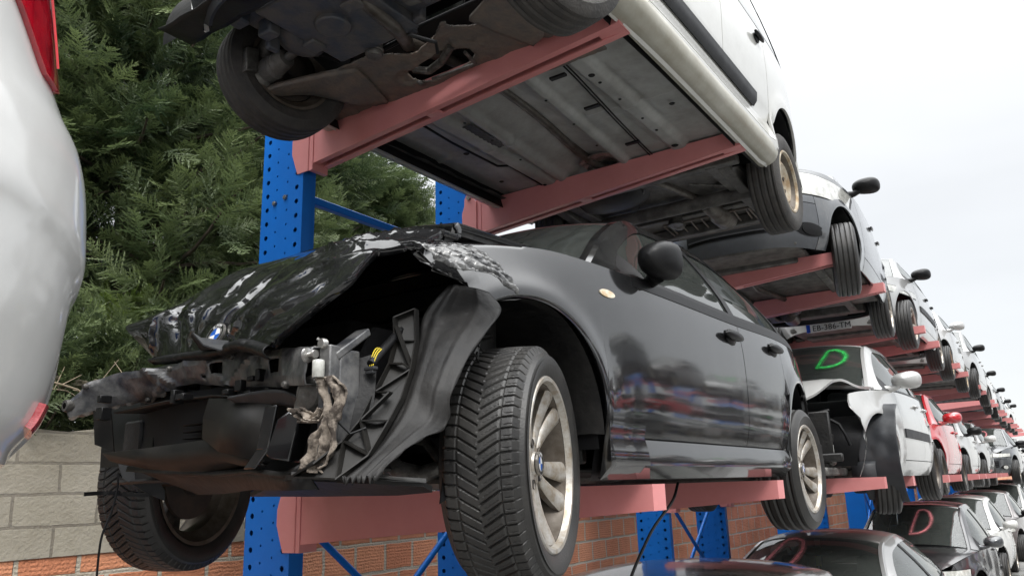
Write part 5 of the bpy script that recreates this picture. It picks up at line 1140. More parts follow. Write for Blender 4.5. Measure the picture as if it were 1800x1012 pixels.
a = MB(); a.tube([(.34, -.10, .26), (.40, .0, .25), (.44, .10, .26), (.40, .16, .27)], .018, 8); a.tube([(.48, -.12, .235), (.46, .10, .23)], .008, 7); a.tube([(.38, -.14, .235), (.48, -.12, .235)], .008, 7); a.ball((.47, .17, .235), (.022, .016, .012)); a.build('gear_linkage', 'cast_metal', van)
# control arms, drive shafts, hubs, anti-roll bar
for sg in (-1, 1):
    a = MB(); c0 = (.02, sg*.66, .17)
    a.grid(resample([[(.20, sg*.30, .235), (.34, sg*.34, .235), (.50, sg*.40, .235)], [(.12, sg*.44, .215), (.24, sg*.46, .215), (.42, sg*.50, .22)], [(.04, sg*.58, .185), (.10, sg*.58, .185), (.20, sg*.56, .20)], [(.0, sg*.66, .165), (.04, sg*.66, .165), (.07, sg*.65, .17)]], 24, 12)); a.build('control_arm', 'underbody_rust', van, 60, mods=[solid(.022, 0)])
    a = MB(); a.tube([(0, sg*.16, .30), (0, sg*.22, .295), (0, sg*.225, .295), (0, sg*.33, .285), (0, sg*.50, .262), (0, sg*.505, .262), (0, sg*.60, .245), (0, sg*.64, .24)], [.055, .055, .022, .018, .018, .040, .052, .05], 16)
    for k in range(5): a.lathe([(.03+.004*k, 0), (.038+.004*k, .006), (.03+.004*k, .012)], c=(0, sg*(.51+.016*k), .262-.0036*k), axis='y', n=18)
    a.build('drive_shaft', 'underbody', van)
    a = MB(); a.ball((.0, sg*.665, .24), (.06, .05, .085)); a.obox((-.08, sg*.66, .26), (.03, 0, .01), (0, .04, 0), (0, 0, .055)); a.tube([(.0, sg*.66, .30), (0, sg*.62, .50), (0, sg*.58, .75)], [.035, .03, .05], 10); a.ball((.01, sg*.665, .165), (.025, .02, .03)); a.tube([(.09, sg*.64, .22), (.12, sg*.52, .225), (.22, sg*.32, .245)], .010, 7)
    a.build('wheel_carrier', 'cast_metal', van, 40, mods=[bevel(.004, 1)])
    o = MB().grid(resample([[(.33, sg*.52, .30), (.33, sg*.72, .30)], [(.42, sg*.52, .26), (.42, sg*.74, .26)], [(.60, sg*.52, .25), (.60, sg*.76, .25)]], 16, 10)).build('inner_sill_end', 'underbody_rust', van, 60)
    o = MB().grid(resample([[(.36, sg*.50, .62), (.40, sg*.50, .30)], [(.40, sg*.62, .62), (.43, sg*.62, .28)], [(.38, sg*.76, .62), (.40, sg*.78, .26)]], 10, 10)).build('splash_shield', 'underbody', van, 60)
# engine underside
a = MB(); a.box((-.32, -.12, .22), (.12, .30, .60)); a.box((-.30, .30, .28), (.10, .46, .56)); a.box((-.30, -.42, .26), (.08, -.12, .55)); a.tube([(-.10, .12, .20), (-.10, .12, .30)], .07, 16)
a.ball((-.05, .36, .30), (.13, .10, .09)); a.ball((-.15, -.28, .28), (.16, .14, .09))
for k in range(22): p = np.array((rng.uniform(-.3, .15), rng.uniform(-.42, .46), rng.uniform(.21, .32))); q = rng.uniform(.01, .045, 3); a.box(tuple(p-q), tuple(p+q))
a.build('engine', 'engine_dark', van, 40, mods=[bevel(.008, 2)])
MB().lathe([(0, 0), (.030, 0), (.036, .008), (.036, .022), (.040, .026), (.040, .034), (.036, .038), (.036, .08)], c=(.14, .14, .20), axis='z', n=24).build('oil_filter', 'cast_metal', van)
MB().tube(resample([[(-.30, -.05, .30)], [(-.10, -.06, .235)], [(.05, -.05, .225)], [(.16, .0, .25)], [(.30, .10, .32)]], 16, 1)[:, 0], [.030]*16, 12).build('down_pipe', 'pipe_metal', van)
a = MB()
for k in range(12):
    p = np.array((rng.uniform(-.3, .2), rng.uniform(-.4, .45), rng.uniform(.22, .3))); d_ = rng.uniform(-.14, .14, 3)*np.array([1, 1, .2]); a.tube([p, p+d_, p+d_+rng.uniform(-.08, .08, 3)*np.array([1, 1, .3])], rng.uniform(.006, .014), 7)
a.build('hose', 'black_plastic', van)
# front end: lower valance and bumper that overhangs
P = SV.fascia(0, .18, .62, -.40, nt=44, nz=14); MB().panel(P, c=SV.c).build('front_bumper', 'grey_plastic', van)
a = MB(); a.grid([[(x, y, .21+.05*(x+.52)**2+.004*math.sin(y*40)) for y in np.linspace(-.66, .66, 30)] for x in np.linspace(-.48, -.34, 8)]); a.build('undertray', 'liner_plastic', van, 60, mods=[solid(.004, 0)])
for sg in (-1, 1):
    rows = []
    for q in np.linspace(-.1, math.pi*.55, 18): px, pz = -.358*math.cos(q), SV.wr+.358*math.sin(q); rows.append([(px, sg*.83, pz), (px, sg*.70, pz), (px, sg*.55, pz)])
    MB().grid(rows).build('wheel_arch_liner', 'liner_plastic', van, 60)
# rear axle, tank, spare wheel cradle
MB().tube([(2.69, -.62, .22), (2.69, .62, .22)], .045, 14).build('rear_axle', 'underbody', van)
a = MB()
for sg in (-1, 1): a.obox((2.50, sg*.56, .25), (.24, 0, -.02), (0, .035, 0), (0, 0, .035)); a.tube([(2.69, sg*.56, .22), (2.80, sg*.50, .42)], .025, 8); a.ball((2.26, sg*.54, .28), (.05, .05, .04)); a.lathe([(0, -.0), (.09, .0), (.11, .02), (.11, .05)], c=(2.69, sg*.63, .23), axis='y', n=24, sg=sg)
a.build('trailing_arm', 'underbody', van, 40, mods=[bevel(.006, 1)])
nu_, nv_ = 30, 30; a = MB(); a.ball((2.42, .24, .30), (.20, .28, .085), 26, 12); a.build('fuel_tank', 'grey_plastic', van)
MB().box((2.26, -.60, .275), (3.28, .62, .33)).build('rear_floor', 'underbody', van, 30, mods=[bevel(.01, 1)])
a = MB(); 
for y in (-.50, .46): a.box((2.22, y-.035, .235), (3.26, y+.035, .276))
a.box((2.21, -.66, .240), (2.27, .66, .29)); a.box((2.95, -.5, .245), (3.0, .46, .28)); a.box((3.22, -.62, .20), (3.28, .62, .27)); a.build('chassis_rail', 'underbody', van, 30, mods=[bevel(.006, 1)])
a = MB()
for y in np.linspace(-.44, .10, 8): a.tube([(3.02, y, .238), (3.25, y+.02, .225)], .006, 6)
a.tube([(3.02, -.46, .238), (3.02, .14, .238), (3.30, .14, .21), (3.30, -.46, .21), (3.02, -.46, .238)], .008, 6); a.build('spare_wheel_cradle', 'underbody_rust', van)
a = MB(); a.tube([(2.95, .02, .20), (2.95, .02, .27)], .05, 14); a.tube([(2.40, -.30, .25), (2.55, -.45, .25), (2.62, -.52, .27)], .007, 6); a.tube([(2.3, -.06, .262), (2.9, .30, .262)], .005, 6); a.ball((2.60, -.46, .28), (.07, .08, .04)); a.ball((3.05, .05, .24), (.09, .05, .04)); a.build('bracket', 'cast_metal', van)
P = SV.fascia(1, .22, .60, SV.xt-.32, nt=40, nz=12); P[:, :, 0] += .012; MB().panel(P, c=SV.c).build('rear_bumper', 'grey_plastic', van)
wheel_parts(van, (.11, -.735, .285), .285, .18, .185, 'steel', 0, 'rim_dark', 'ribs', 1, R(-13), 'rubber_worn', 1)
wheel_parts(van, (.135, .685, .300), .280, .18, .185, 'steel', 0, 'rim_dark', 'ribs', -1, R(-13), 'rubber_worn', 1)
wheel_parts(van, (2.69, -.735, .225), .30, .18, .185, 'steel', 0, 'rim_steel', 'ribs', 1, 0, 'rubber_worn', 1)
wheel_parts(van, (2.69, .735, .225), .30, .18, .185, 'steel', 0, 'rim_dark', 'ribs', -1, 0, 'rubber_worn', 1)

nb = Vector((-.93, .02, .36)).normalized(); pb = Vector(Wd((1.318, 1.885, 2.088)))
zx = Vector((0, .1, 1)); sx_ = (zx-nb*zx.dot(nb)).normalized(); rx_ = (-nb).cross(sx_); yv = -nb
# local -y faces out; local z up the panel, local x to the viewer's right
Mx = Matrix(((rx_.x, yv.x, sx_.x, pb.x), (rx_.y, yv.y, sx_.y, pb.y), (rx_.z, yv.z, sx_.z, pb.z), (0, 0, 0, 1)))
roundel(hood, Mx, .037, 'badge')

# ------------------------------------------------------------------ silver hatchback at the left edge, its rear corner close to the camera
ST = Shape(wb=2.6, fo=.80, ro=.75, W=.87, wr=.31, ar=.36, sill=.20,
           prof=[(.0, .86), (.20, .90), (.26, .94), (.36, .965), (.47, .995), (.56, 1.0), (.70, .985), (.85, .975), (1.0, .96), (1.2, .93), (1.5, .85)],
           tail=[(.15, .12), (.225, .075), (.292, .026), (.36, .010), (.431, .004), (.536, .0), (.64, .004), (.70, .010), (.76, .026), (.82, .062), (.87, .083), (.96, .098), (1.055, .113), (1.3, .16)],
           top=[(-.8, .66), (-.4, .80), (.4, .92), (2.0, 1.0), (2.9, 1.12), (3.35, 1.15)], cowl=.45, rf=1.25, rr=2.9, rb=3.12, zrf=1.40, zrr=1.38, zrb=1.16, yroof=.57, ycowl=.70, yrb=.66, n=(3.4, 4), bumpz=.55,
           doors=[.6, 1.62, 2.36], dlo=(.66, 2.95))
tailc = build_car((-2.59, 1.90, 1.49), 'pale silver hatchback seen only as its rear corner at the left edge', ST, 'silver_tail', name='parked_car', detail=1, skip=('tail',), glassm='glass_dark')
XR = ST.xt-.32
ins = lambda y, z: 1/(1+np.exp(-(z-.235)/.006))*1/(1+np.exp((z-.50-.10*np.clip((-.40-y)/.3, 0, 1))/.012))*1/(1+np.exp(-(-y-.395)/.012))
Q = ST.fascia(1, .22, 1.14, XR, nt=150, nz=190); m_ = ins(Q[:, :, 1], Q[:, :, 2]); Q[:, :, 0] -= .016*m_; Q[:, :, 1] += .006*m_; Q[:, :, 0] += .0012*vnoise(Q, 5, 3)
MB().panel(Q, c=ST.c).build('rear_bumper', 'silver_tail', tailc, 60)
def lampb(y): y = abs(y); return .855+max(0, (.545-y))*1.05+max(0, y-.60)*2.2
P = ST.fascia_y(1, -.80, -.18, lampb, 1.14, 60, 30, .010); MB().panel(P, fold=.02, gap=0, c=ST.c).build('tail_light', 'red_lens', tailc, 60)
a = MB()
for (y0, y1, k) in ((-.52, -.47, .0), (-.44, -.40, .02), (-.36, -.30, .03)):
    a.panel(ST.fascia_y(1, y0, y1, lambda y: lampb(y)+.035, 1.13, 8, 24, .0125), fold=.008, gap=0, c=ST.c)
a.build('lamp_segment', 'red_lens_bright', tailc, 60)
P = ST.fascia_y(1, -.525, -.415, lambda y: .268-.12*min(0, y+.46), lambda y: .318-.20*max(0, (y+.49)), 20, 8, -.012); MB().panel(P, fold=.012, gap=0, c=ST.c).build('rear_reflector', 'reflector_red', tailc, 60)
a = MB(); a.grid(ST.fascia(1, .20, .225, XR, nt=60, nz=3)-np.array([.012, 0, 0])); a.build('lower_bumper_edge', 'grey_plastic', tailc)

# ------------------------------------------------------------------ the other cars of the rack
def shp(**k):
    k['top'] = [(x, z-.06*min(1, max(0, (x+.5)/.9))) for x, z in k['top']]; k['zrf'] -= .03; k['zrr'] -= .03; return Shape(**k)
S_C3 = shp(wb=2.46, fo=.80, ro=.62, W=.835, wr=.31, ar=.36, sill=.22, zrf=1.44, zrr=1.42, top=[(-.80, .84), (-.5, .93), (-.1, .99), (.45, 1.0), (2.4, 1.03), (3.08, 1.0)], cowl=.30, rf=1.15, rr=2.6, rb=2.95, zrb=1.05, doors=[.55, 1.55, 2.2], dlo=(.50, 2.55), pil=[1.55],
            nose=[(.0, .12), (.22, .05), (.30, .015), (.38, .0), (.55, .01), (.7, .04), (.85, .12), (1.0, .24)], n=(2.9, 3.6), bumpz=.60)
S_307 = shp(wb=2.61, fo=.84, ro=.74, W=.875, wr=.31, ar=.36, zrf=1.45, zrr=1.43, top=[(-.84, .62), (-.6, .74), (-.15, .87), (.35, .94), (2.4, .98), (3.35, .96)], cowl=.28, rf=1.15, rr=2.75, rb=3.15, zrb=1.02, doors=[.62, 1.66, 2.36], dlo=(.55, 2.8), pil=[1.64], n=(2.8, 3.6))
S_206 = shp(wb=2.44, fo=.78, ro=.62, W=.83, wr=.29, ar=.335, sill=.19, zrf=1.36, zrr=1.34, top=[(-.78, .58), (-.55, .70), (-.15, .82), (.35, .88), (2.3, .93), (3.06, .92)], cowl=.32, rf=1.12, rr=2.5, rb=2.95, zrb=.98, doors=[.58, 1.60, 2.15], dlo=(.55, 2.5), pil=[1.6], n=(2.7, 3.4))
S_LOW = shp(wb=2.66, fo=.86, ro=.95, W=.88, wr=.32, ar=.365, sill=.18, zrf=1.275, zrr=1.26, top=[(-.86, .58), (-.5, .72), (-.1, .82), (.45, .87), (2.6, .91), (3.61, .90)], cowl=.50, rf=1.40, rr=2.55, rb=3.30, zrb=.94, yroof=.52, doors=[.62, 1.72, 2.36], dlo=(.70, 2.75), pil=[1.72], n=(3.0, 3.2))
S_SUV = shp(wb=2.7, fo=.85, ro=.8, W=.9, wr=.34, ar=.40, sill=.26, zrf=1.62, zrr=1.60, top=[(-.85, .82), (-.5, .98), (.4, 1.06), (2.6, 1.08), (3.5, 1.05)], cowl=.35, rf=1.1, rr=2.9, rb=3.3, zrb=1.12, doors=[.65, 1.7, 2.4], dlo=(.55, 2.9), pil=[1.68], n=(3.6, 4), yroof=.62)
S_MPV = shp(wb=2.70, fo=.85, ro=.75, W=.87, wr=.31, ar=.36, sill=.2, zrf=1.56, zrr=1.55, top=[(-.85, .70), (-.5, .85), (.2, .97), (2.6, 1.0), (3.45, .98)], cowl=.15, rf=1.1, rr=3.0, rb=3.3, zrb=1.05, doors=[.6, 1.65, 2.4], dlo=(.45, 3.0), pil=[1.62], n=(3.2, 4.2), yroof=.60)
S_BR = shp(wb=2.61, fo=.84, ro=.74, W=.875, zrf=1.37, zrr=1.35, top=[(-.84, .62), (-.6, .74), (-.15, .85), (.35, .90), (2.4, .93), (3.35, .92)], cowl=.35, rf=1.2, rr=2.75, rb=3.15, zrb=1.0, n=(2.8, 3.6), yroof=.60)
U3, U2 = 3.445, 1.65
G3, G2, G1 = 'cars on the upper arms', 'cars on the lower arms', 'cars standing on the ground'
c3 = build_car((6.80, 1.93, U3-.24), 'dark grey hatchback on upper arms right behind the pale van, round fog lamp surround', S_C3, 'dark_grey_paint', group=G3, detail=1, fog='b', lampz=(.66, .88), lampy=(.30, .93), grille=(.34, .56, .40), bump_m='grey_matte', rim=('spokes', 7, 'rim_alloy'), rz=R(3.2), droop=.09, steer=R(9))
build_car((10.75, 2.06, U3-.21), 'silver hatchback on upper arms carrying the plate EB-386-TM', S_307, 'silver_paint', group=G3, detail=1, lampz=(.60, .80), lampy=(.46, .97), grille=(.40, .54, .34), plate=('EB-386-TM', .205), mould=.50, rim=('spokes', 7, 'rim_alloy'))
build_car((14.9, 2.02, U3-.21), 'silver hatchback with a silver mirror, third behind the van up high', S_206, 'light_silver_paint', group=G3, mirror_m='light_silver_paint', rim=('steel', 0, 'rim_steel'))
build_car((18.9, 1.98, U3-.21), 'silver car with black mirror and black hanging front wheel, fourth behind van', S_MPV, 'silver_paint', group=G3, rim=('steel', 0, 'rim_dark'), skip=('bumper',))
build_car((24.8, 2.15, U3-.20), 'white high car with open engine bay and red mark on its windscreen, up high', S_SUV, 'white_paint', group=G3, skip=('bumper', 'hood'), letter=[('spray_red', -.45, .5, .5)])
build_car((29.2, 2.15, U3-.18), 'dark car behind the white one without bonnet on upper arms', S_307, 'dark_grey_paint', group=G3)
build_car((33.4, 2.15, U3-.18), 'silver car far along the upper arms, second behind the white one without bonnet', S_206, 'silver_paint', group=G3)
build_car((37.6, 2.15, U3-.18), 'pale green car at the far end of the upper arms', S_MPV, 'van_paint', group=G3)

def engine_front(root, S, seed, lamp=False):
    r_ = np.random.default_rng(seed); a = MB()
    a.box((S.xn+.22, -.60, .30), (S.xn+.27, .60, .36)); a.box((S.xn+.30, -.52, .36), (S.xn+.34, .52, .68)); a.box((-.34, -.35, .28), (.15, .35, .70))
    for k in range(44):
        p = (r_.uniform(S.xn+.26, -.2), r_.uniform(-.46, .60), r_.uniform(.26, .70)); q = r_.uniform(.015, .08, 3); a.box(tuple(np.array(p)-q), tuple(np.array(p)+q))
    a.build('engine_bay', 'dark_metal', root, 30, mods=[bevel(.01, 1)])
    a = MB()
    for k in range(20):
        p = np.array((r_.uniform(S.xn+.2, -.25), r_.uniform(-.44, .60), r_.uniform(.25, .7))); d_ = r_.uniform(-.14, .14, 3); a.tube([p, p+d_, p+d_+r_.uniform(-.1, .1, 3)], r_.uniform(.006, .02), 7)
    a.build('hose', 'black_plastic', root)
w3 = build_car((6.88, 1.92, U2-.18), 'pale silver damaged hatchback with green D on windscreen, right behind the crashed black car', S_307, 'light_silver_paint', group=G2, detail=1, mirror_m='light_silver_paint', mould=.50, skip=('bumper', 'engine', 'hood', 'fender-1', 'wheel'), xf=.30, letter=[('spray_green', .60, .52, .44)], rim=('steel', 0, 'rim_dark'), wheel_skip=(0,), glassm='glass_wind')
S = S_307; engine_front(w3, S, 5)
xs = S.archxs(-.36, .62, 40); P = S.side_panel(-.36, .62, xs=xs, nz=14); lim = crv([(.5, -.30), (.62, -.33), (.72, -.36), (.85, -.28), (.95, -.2)])(P[:, :, 2]); P[:, :, 0] = np.maximum(P[:, :, 0], lim); P[:, :, 1] = -S.h(P[:, :, 0], P[:, :, 2])
MB().panel(P, c=S.c).build('fender', 'light_silver_paint', w3, 60)
hp = S.top_panel(S.xn+.16, S.cowl-.02, nx=40, ny=50, yin=.05, bow=0, bow1=.08); U_, V_ = np.meshgrid(np.linspace(0, 1, 40), np.linspace(-1, 1, 50), indexing='ij')
hp[:, :, 2] += .09*np.exp(-((U_-.35)/.22)**2)*np.clip(.3-V_*.7, 0, 1)+.012*vnoise(hp, 4, 9)*(1-U_)+.02
MB().panel(hp, fold=.02, gap=0, c=(0, 0, .2)).build('hood', 'light_silver_paint', w3, 60)
rows = []
for q in np.linspace(-1.25, 1.35, 34):                                    # inner arch liner, hanging loose in front of the wheel
    px, pz = .32-.38*math.cos(q*.9), .36+.40*math.sin(q); wd_ = .30
    rows.append([(px+.02*math.sin(v*3)+.006*math.sin(q*17)*(q > .9), -.90+wd_*v, pz+.02*v) for v in np.linspace(0, 1, 14)])
P = np.array(rows); P += (.008*vnoise(P, 9, 3))[..., None]*np.array([-1, 0, .3]); 
for (u, v, r_, d_) in ((20, 5, 1.6, -.012), (17, 4, 1.5, .012), (16, 9, 1.5, .010)): 
    I, J = np.meshgrid(np.arange(34), np.arange(14), indexing='ij'); P[:, :, 0] += d_*np.exp(-((I-u)**2+(J-v)**2)/r_**2)
MB().grid(P).build('wheel_arch_liner', 'liner_smooth', w3, 60, mods=[solid(.005, 0), subsurf(1)])
a = MB(); a.grid([[(px, -.72+.18*v, pz) for v in (0, 1)] for px, pz in ((-.055, .30), (-.08, .27), (-.08, .17), (-.055, .14))]); a.build('liner_pocket', 'liner_smooth', w3, 30, mods=[solid(.006, 0)])
wheel_parts(w3, (.30, -.705, .19), .305, .19, .205, 'steel', 0, 'rim_dark', 'ribs', 1, R(14), detail=1)
MB().tube([(-.42, -.50, .62), (-.40, -.56, .58), (-.42, -.60, .50), (-.40, -.62, .42)], .012, 8).build('hose', 'black_plastic', w3)
a = MB(); a.ball((-.46, -.48, .30), (.05, .04, .03)); a.lathe([(0, 0), (.035, 0), (.035, .02)], c=(-.50, -.40, .29), axis='x', n=18); a.tube([(-.50, -.5, .30), (-.5, -.3, .33)], .012, 8); a.build('starter_motor', 'cast_metal', w3)
a = MB(); a.box((-.415, -.50, .37), (-.41, -.44, .43)); a.build('data_label', 'plate_white', w3, 0)

build_car((11.5, 2.02, U2-.18), 'red car with red mirror on lower arms, right behind the pale damaged one', S_206, 'red_paint', group=G2, mirror_m='red_paint', rim=('steel', 0, 'rim_dark'))
s2 = build_car((15.7, 2.09, U2-.18), 'silver car with black mirror and green windscreen mark, right behind the red one', S_206, 'light_silver_paint', group=G2, lampz=(.56, .78), bump_m='dark_grey_paint', letter=[('spray_green', -.3, .5, .4)], rim=('steel', 0, 'rim_dark'))
build_car((19.8, 2.11, U2-.18), 'silver car on lower arms with dented door and pale mirror, second behind the red one', S_206, 'silver_paint', group=G2, mirror_m='white_paint', rim=('steel', 0, 'rim_dark'), droop=.1)
build_car((24.6, 1.75, U2-.22), 'dark grey hatchback on lower arms with a round pink mark on its windscreen', S_307, 'dark_grey_paint', group=G2, letter=[('spray_pink', .2, .5, .35)])
build_car((28.8, 1.85, U2-.18), 'white car on lower arms behind the dark one with the round mark', S_307, 'white_paint', group=G2, letter=[('spray_green', .1, .5, .35)])
build_car((33.0, 1.9, U2-.18), 'silver car far along the lower arms', S_206, 'silver_paint', group=G2)
build_car((37.2, 1.9, U2-.18), 'white car at the far end of the lower arms', S_MPV, 'white_paint', group=G2)

build_car((2.55, 1.86, GZ+.02), 'dusty brown car on the ground under the crashed black car, only its roof in sight', S_BR, 'brown_paint', group=G1, detail=1)
cp = build_car((6.25, 1.90, GZ+.09), 'silver low car on the ground with pink D and yellow tag in windscreen', S_LOW, 'silver_paint', group=G1, detail=1, mirror_m='silver_paint', roof_m='roof_grey', letter=[('spray_pink', -.34, .58, .60)], glassm='glass_wind')
a = MB(); a.box((1.30, -.02, 1.13), (1.32, .02, 1.24)); a.ball((1.29, 0, 1.14), (.02, .125, .034)); a.build('rear_view_mirror', 'mirror_plastic', cp)
a = MB(); a.box((1.27, -.022, 1.02), (1.273, .022, 1.105)); tg = a.build('price_tag', 'tag_yellow', cp, 0); MB().tube([(1.27, 0, 1.02), (1.272, .006, .95)], .006, 6).build('tag_string', 'white_plastic', tg)
build_car((12.0, 1.85, GZ), 'black car on the ground with pink D on windscreen and black mirror', S_307, 'black_worn', group=G1, detail=1, mirror_m='dark_grey_paint', letter=[('spray_pink', .20, .5, .50)], glassm='glass_wind')
build_car((16.2, 1.85, GZ), 'white car on the ground with a green D on its windscreen', S_307, 'white_paint', group=G1, mirror_m='white_paint', letter=[('spray_green', -.38, .55, .40)])
build_car((21.0, 1.75, GZ), 'brown car on the ground with a small red D on its windscreen', S_307, 'brown_light', group=G1, letter=[('spray_red', -.42, .62, .38)])
build_car((25.6, 1.7, GZ), 'white high car on the ground, next behind the brown one with the red D', S_MPV, 'white_paint', group=G1, mirror_m='white_paint')
build_car((30.2, 1.5, GZ), 'white car on the ground, second behind the brown one with the red D', S_SUV, 'white_paint', group=G1, mirror_m='white_paint')
build_car((35.0, 1.3, GZ), 'red car at the far end on the ground', S_206, 'red_paint', group=G1)
# loose bumper lying against the ground row
Pb = S_307.fascia(0, .05, .55, S_307.xn+.45, nt=50, nz=14); bmp = MB().panel(Pb, c=S_307.c).build('loose_bumper', 'grey_plastic', None, 60, mods=[solid(.004, 0)])
bmp.location = (18.3, .35, GZ+.1); bmp.rotation_euler = (R(4), 0, R(62)); tag(bmp, 'loose dark grey bumper sticking out from the ground row beside the white car', 'bumper')
a = MB(); a.lathe([(0, 0), (.28, 0), (.29, .05), (.29, .17), (.27, .20), (.2, .2)], axis='y', n=30); tw = a.build('scrap_tyre', 'rubber', None); tw.location = (17.4, .55, GZ+.29); tag(tw, 'black tyre standing below the loose dark bumper', 'tyre')

# ------------------------------------------------------------------ conifers beyond the wall
def spray_proto(seed, nb=15, ln=.30):
    """a flat feathery spray: stem with pinnate branchlets of scale leaves"""
    r_ = np.random.default_rng(seed); V, F = [], []
    def blade(p, d, l, w_, up):
        sd = np.cross(d, up); sd /= np.linalg.norm(sd); b_ = len(V)
        V.extend([p, p+d*l*.45+sd*w_, p+d*l, p+d*l*.45-sd*w_]); F.append((b_, b_+1, b_+2, b_+3))
    up0 = np.array([0, 0, 1.])
    for i in range(nb):
        t_ = (i+.5)/nb; p = np.array([ln*t_, 0, -.10*ln*t_*t_]); 
        for s_ in (-1, 1):
            a_ = (1.05-.45*t_)+r_.normal()*.12; l = ln*(.42*(1-t_)**.7+.10)*r_.uniform(.75, 1.2); d = np.array([math.cos(a_), s_*math.sin(a_), r_.normal()*.18]); d /= np.linalg.norm(d); up = up0+r_.normal(size=3)*.35
            nseg = max(2, int(l/.032))
            for k in range(nseg):
                pk = p+d*l*k/nseg+np.array([0, 0, -.25*l*(k/nseg)**2]); blade(pk, d, l/nseg*1.35, .0048, up)
                for s2 in (-1, 1):
                    a2 = a_*s_+s2*r_.uniform(.45, .8); d2 = np.array([math.cos(a2), math.sin(a2), r_.normal()*.2]); blade(pk, d2/np.linalg.norm(d2), .026*(1-.5*k/nseg)*r_.uniform(.7, 1.3), .0042, up)
        blade(p, np.array([1, 0, -.1]), ln/nb*1.2, .004, up0)
    return np.array(V), np.array(F)
PROT = [spray_proto(s, 11, .28) for s in range(4)]
def foliage(name, pts, dirs, sizes, tones, m_, parent):
    """many sprays placed by points and growth directions, one mesh"""
    Vs, Fs, T, nb_ = [], [], [], 0
    for q in range(4):
        idx = np.arange(q, len(pts), 4)
        if not len(idx): continue
        V0, F0 = PROT[q]; d = dirs[idx]; d = d/np.linalg.norm(d, axis=1, keepdims=True)
        rv = rng.normal(size=d.shape)*.7+np.array([0, 0, 1]); s_ = np.cross(rv, d); s_ /= np.linalg.norm(s_, axis=1, keepdims=True); u_ = np.cross(d, s_)
        Mx = np.stack([d, s_, u_], axis=2)*sizes[idx][:, None, None]; W_ = np.einsum('nij,kj->nki', Mx, V0)+pts[idx][:, None]
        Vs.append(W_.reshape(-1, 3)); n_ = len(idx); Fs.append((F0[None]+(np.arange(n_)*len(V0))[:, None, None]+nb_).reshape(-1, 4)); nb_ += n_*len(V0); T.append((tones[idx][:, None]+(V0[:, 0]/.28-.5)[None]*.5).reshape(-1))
    V = np.concatenate(Vs).astype(np.float32); F = np.concatenate(Fs).astype(np.int32); T = np.clip(np.concatenate(T), 0, 1).astype(np.float32)
    me = bpy.data.meshes.new(name); me.vertices.add(len(V)); me.vertices.foreach_set('co', V.ravel()); me.loops.add(F.size); me.loops.foreach_set('vertex_index', F.ravel())
    me.polygons.add(len(F)); me.polygons.foreach_set('loop_start', np.arange(0, F.size, 4, dtype=np.int32)); me.polygons.foreach_set('loop_total', np.full(len(F), 4, dtype=np.int32)); me.update(calc_edges=True)
    at = me.attributes.new('tone', 'FLOAT', 'POINT'); at.data.foreach_set('value', T)
    o = bpy.data.objects.new(name, me); col.objects.link(o); o.parent = parent; me.materials.append(M[m_]); return o
def conifer(loc, h, rad, label, seed, nlimb=150, per=62, z0=.3, lean=0):
    r_ = np.random.default_rng(seed); root = empty('conifer_tree', loc, label, 'tree', 'conifers beyond the wall'); a = MB()
    a.tube([(0, 0, 0), (.05, .03, h*.3), (-.03+lean*.5, .05, h*.65), (lean, 0, h*.98)], [.17, .13, .08, .015], 12); a.build('trunk', 'wood', root)
    li = MB(); PT, DR, SZ, TN = [], [], [], []
    for k in range(nlimb):
        t_ = (k+r_.uniform())/nlimb; z = z0+(h-z0)*t_**.9; az = r_.uniform(0, 2*math.pi); l = rad*(1-t_)**.55*r_.uniform(.65, 1.15)+.25; el0 = r_.uniform(.05, .5)+.6*t_
        pts = []; d = np.array([math.cos(az), math.sin(az), math.tan(el0)]); p = np.array([lean*t_, 0, z]); st = l/7
        for q in range(8): pts.append(p.copy()); p = p+d/np.linalg.norm(d)*st; d = d+np.array([0, 0, -.10 if q < 4 else .12])+r_.normal(size=3)*.07
        li.tube(pts, [.030*(1-t_*.6)*(1-q/8.5)+.003 for q in range(8)], 5, cap=False)
        pts = np.array(pts); tone0 = r_.normal()*.16+.40
        for q in range(per):
            s_ = r_.uniform(.22, 1.0)**.75*6.98; i = int(s_); b_ = pts[i]+(pts[i+1]-pts[i])*(s_-i); dd = (pts[i+1]-pts[i])/st
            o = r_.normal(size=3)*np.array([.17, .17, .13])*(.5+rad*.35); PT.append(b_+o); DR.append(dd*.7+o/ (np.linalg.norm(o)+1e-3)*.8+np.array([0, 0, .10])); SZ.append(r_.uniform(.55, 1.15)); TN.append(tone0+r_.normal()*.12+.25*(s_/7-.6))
    li.build('limb', 'wood', root, 60)
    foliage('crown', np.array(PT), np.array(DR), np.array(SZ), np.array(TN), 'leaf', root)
    return root
# x, y, height, radius
TREES = [(-.2, 6.1, 8.5, 1.5, 'tall dark conifer beyond the wall, just right of the silver car corner'),
         (1.75, 6.6, 8.8, 1.5, 'dense dark conifer beyond the wall above the crushed bonnet of the black car'),
         (3.3, 5.75, 7.0, 1.35, 'light green feathery conifer beyond the wall, left of the nearest blue post'),
         (4.9, 6.2, 5.9, 1.35, 'low bushy conifer beyond the wall between the first two blue posts'),
         (6.3, 6.4, 5.2, 1.1, 'short conifer beyond the wall just behind the second blue post'),
         (3.0, 9.2, 9.0, 1.5, 'conifer in the second row behind the light green feathery one')]
for i, (x, y, h, rd, lb) in enumerate(TREES): conifer((x, y, GZ), h, rd, lb, 100+i, nlimb=int((17, 12, 22, 22, 20, 7)[i]*h), per=(40, 38, 60, 60, 60, 50)[i], z0=2.2, lean=.3*math.sin(i*2.1))
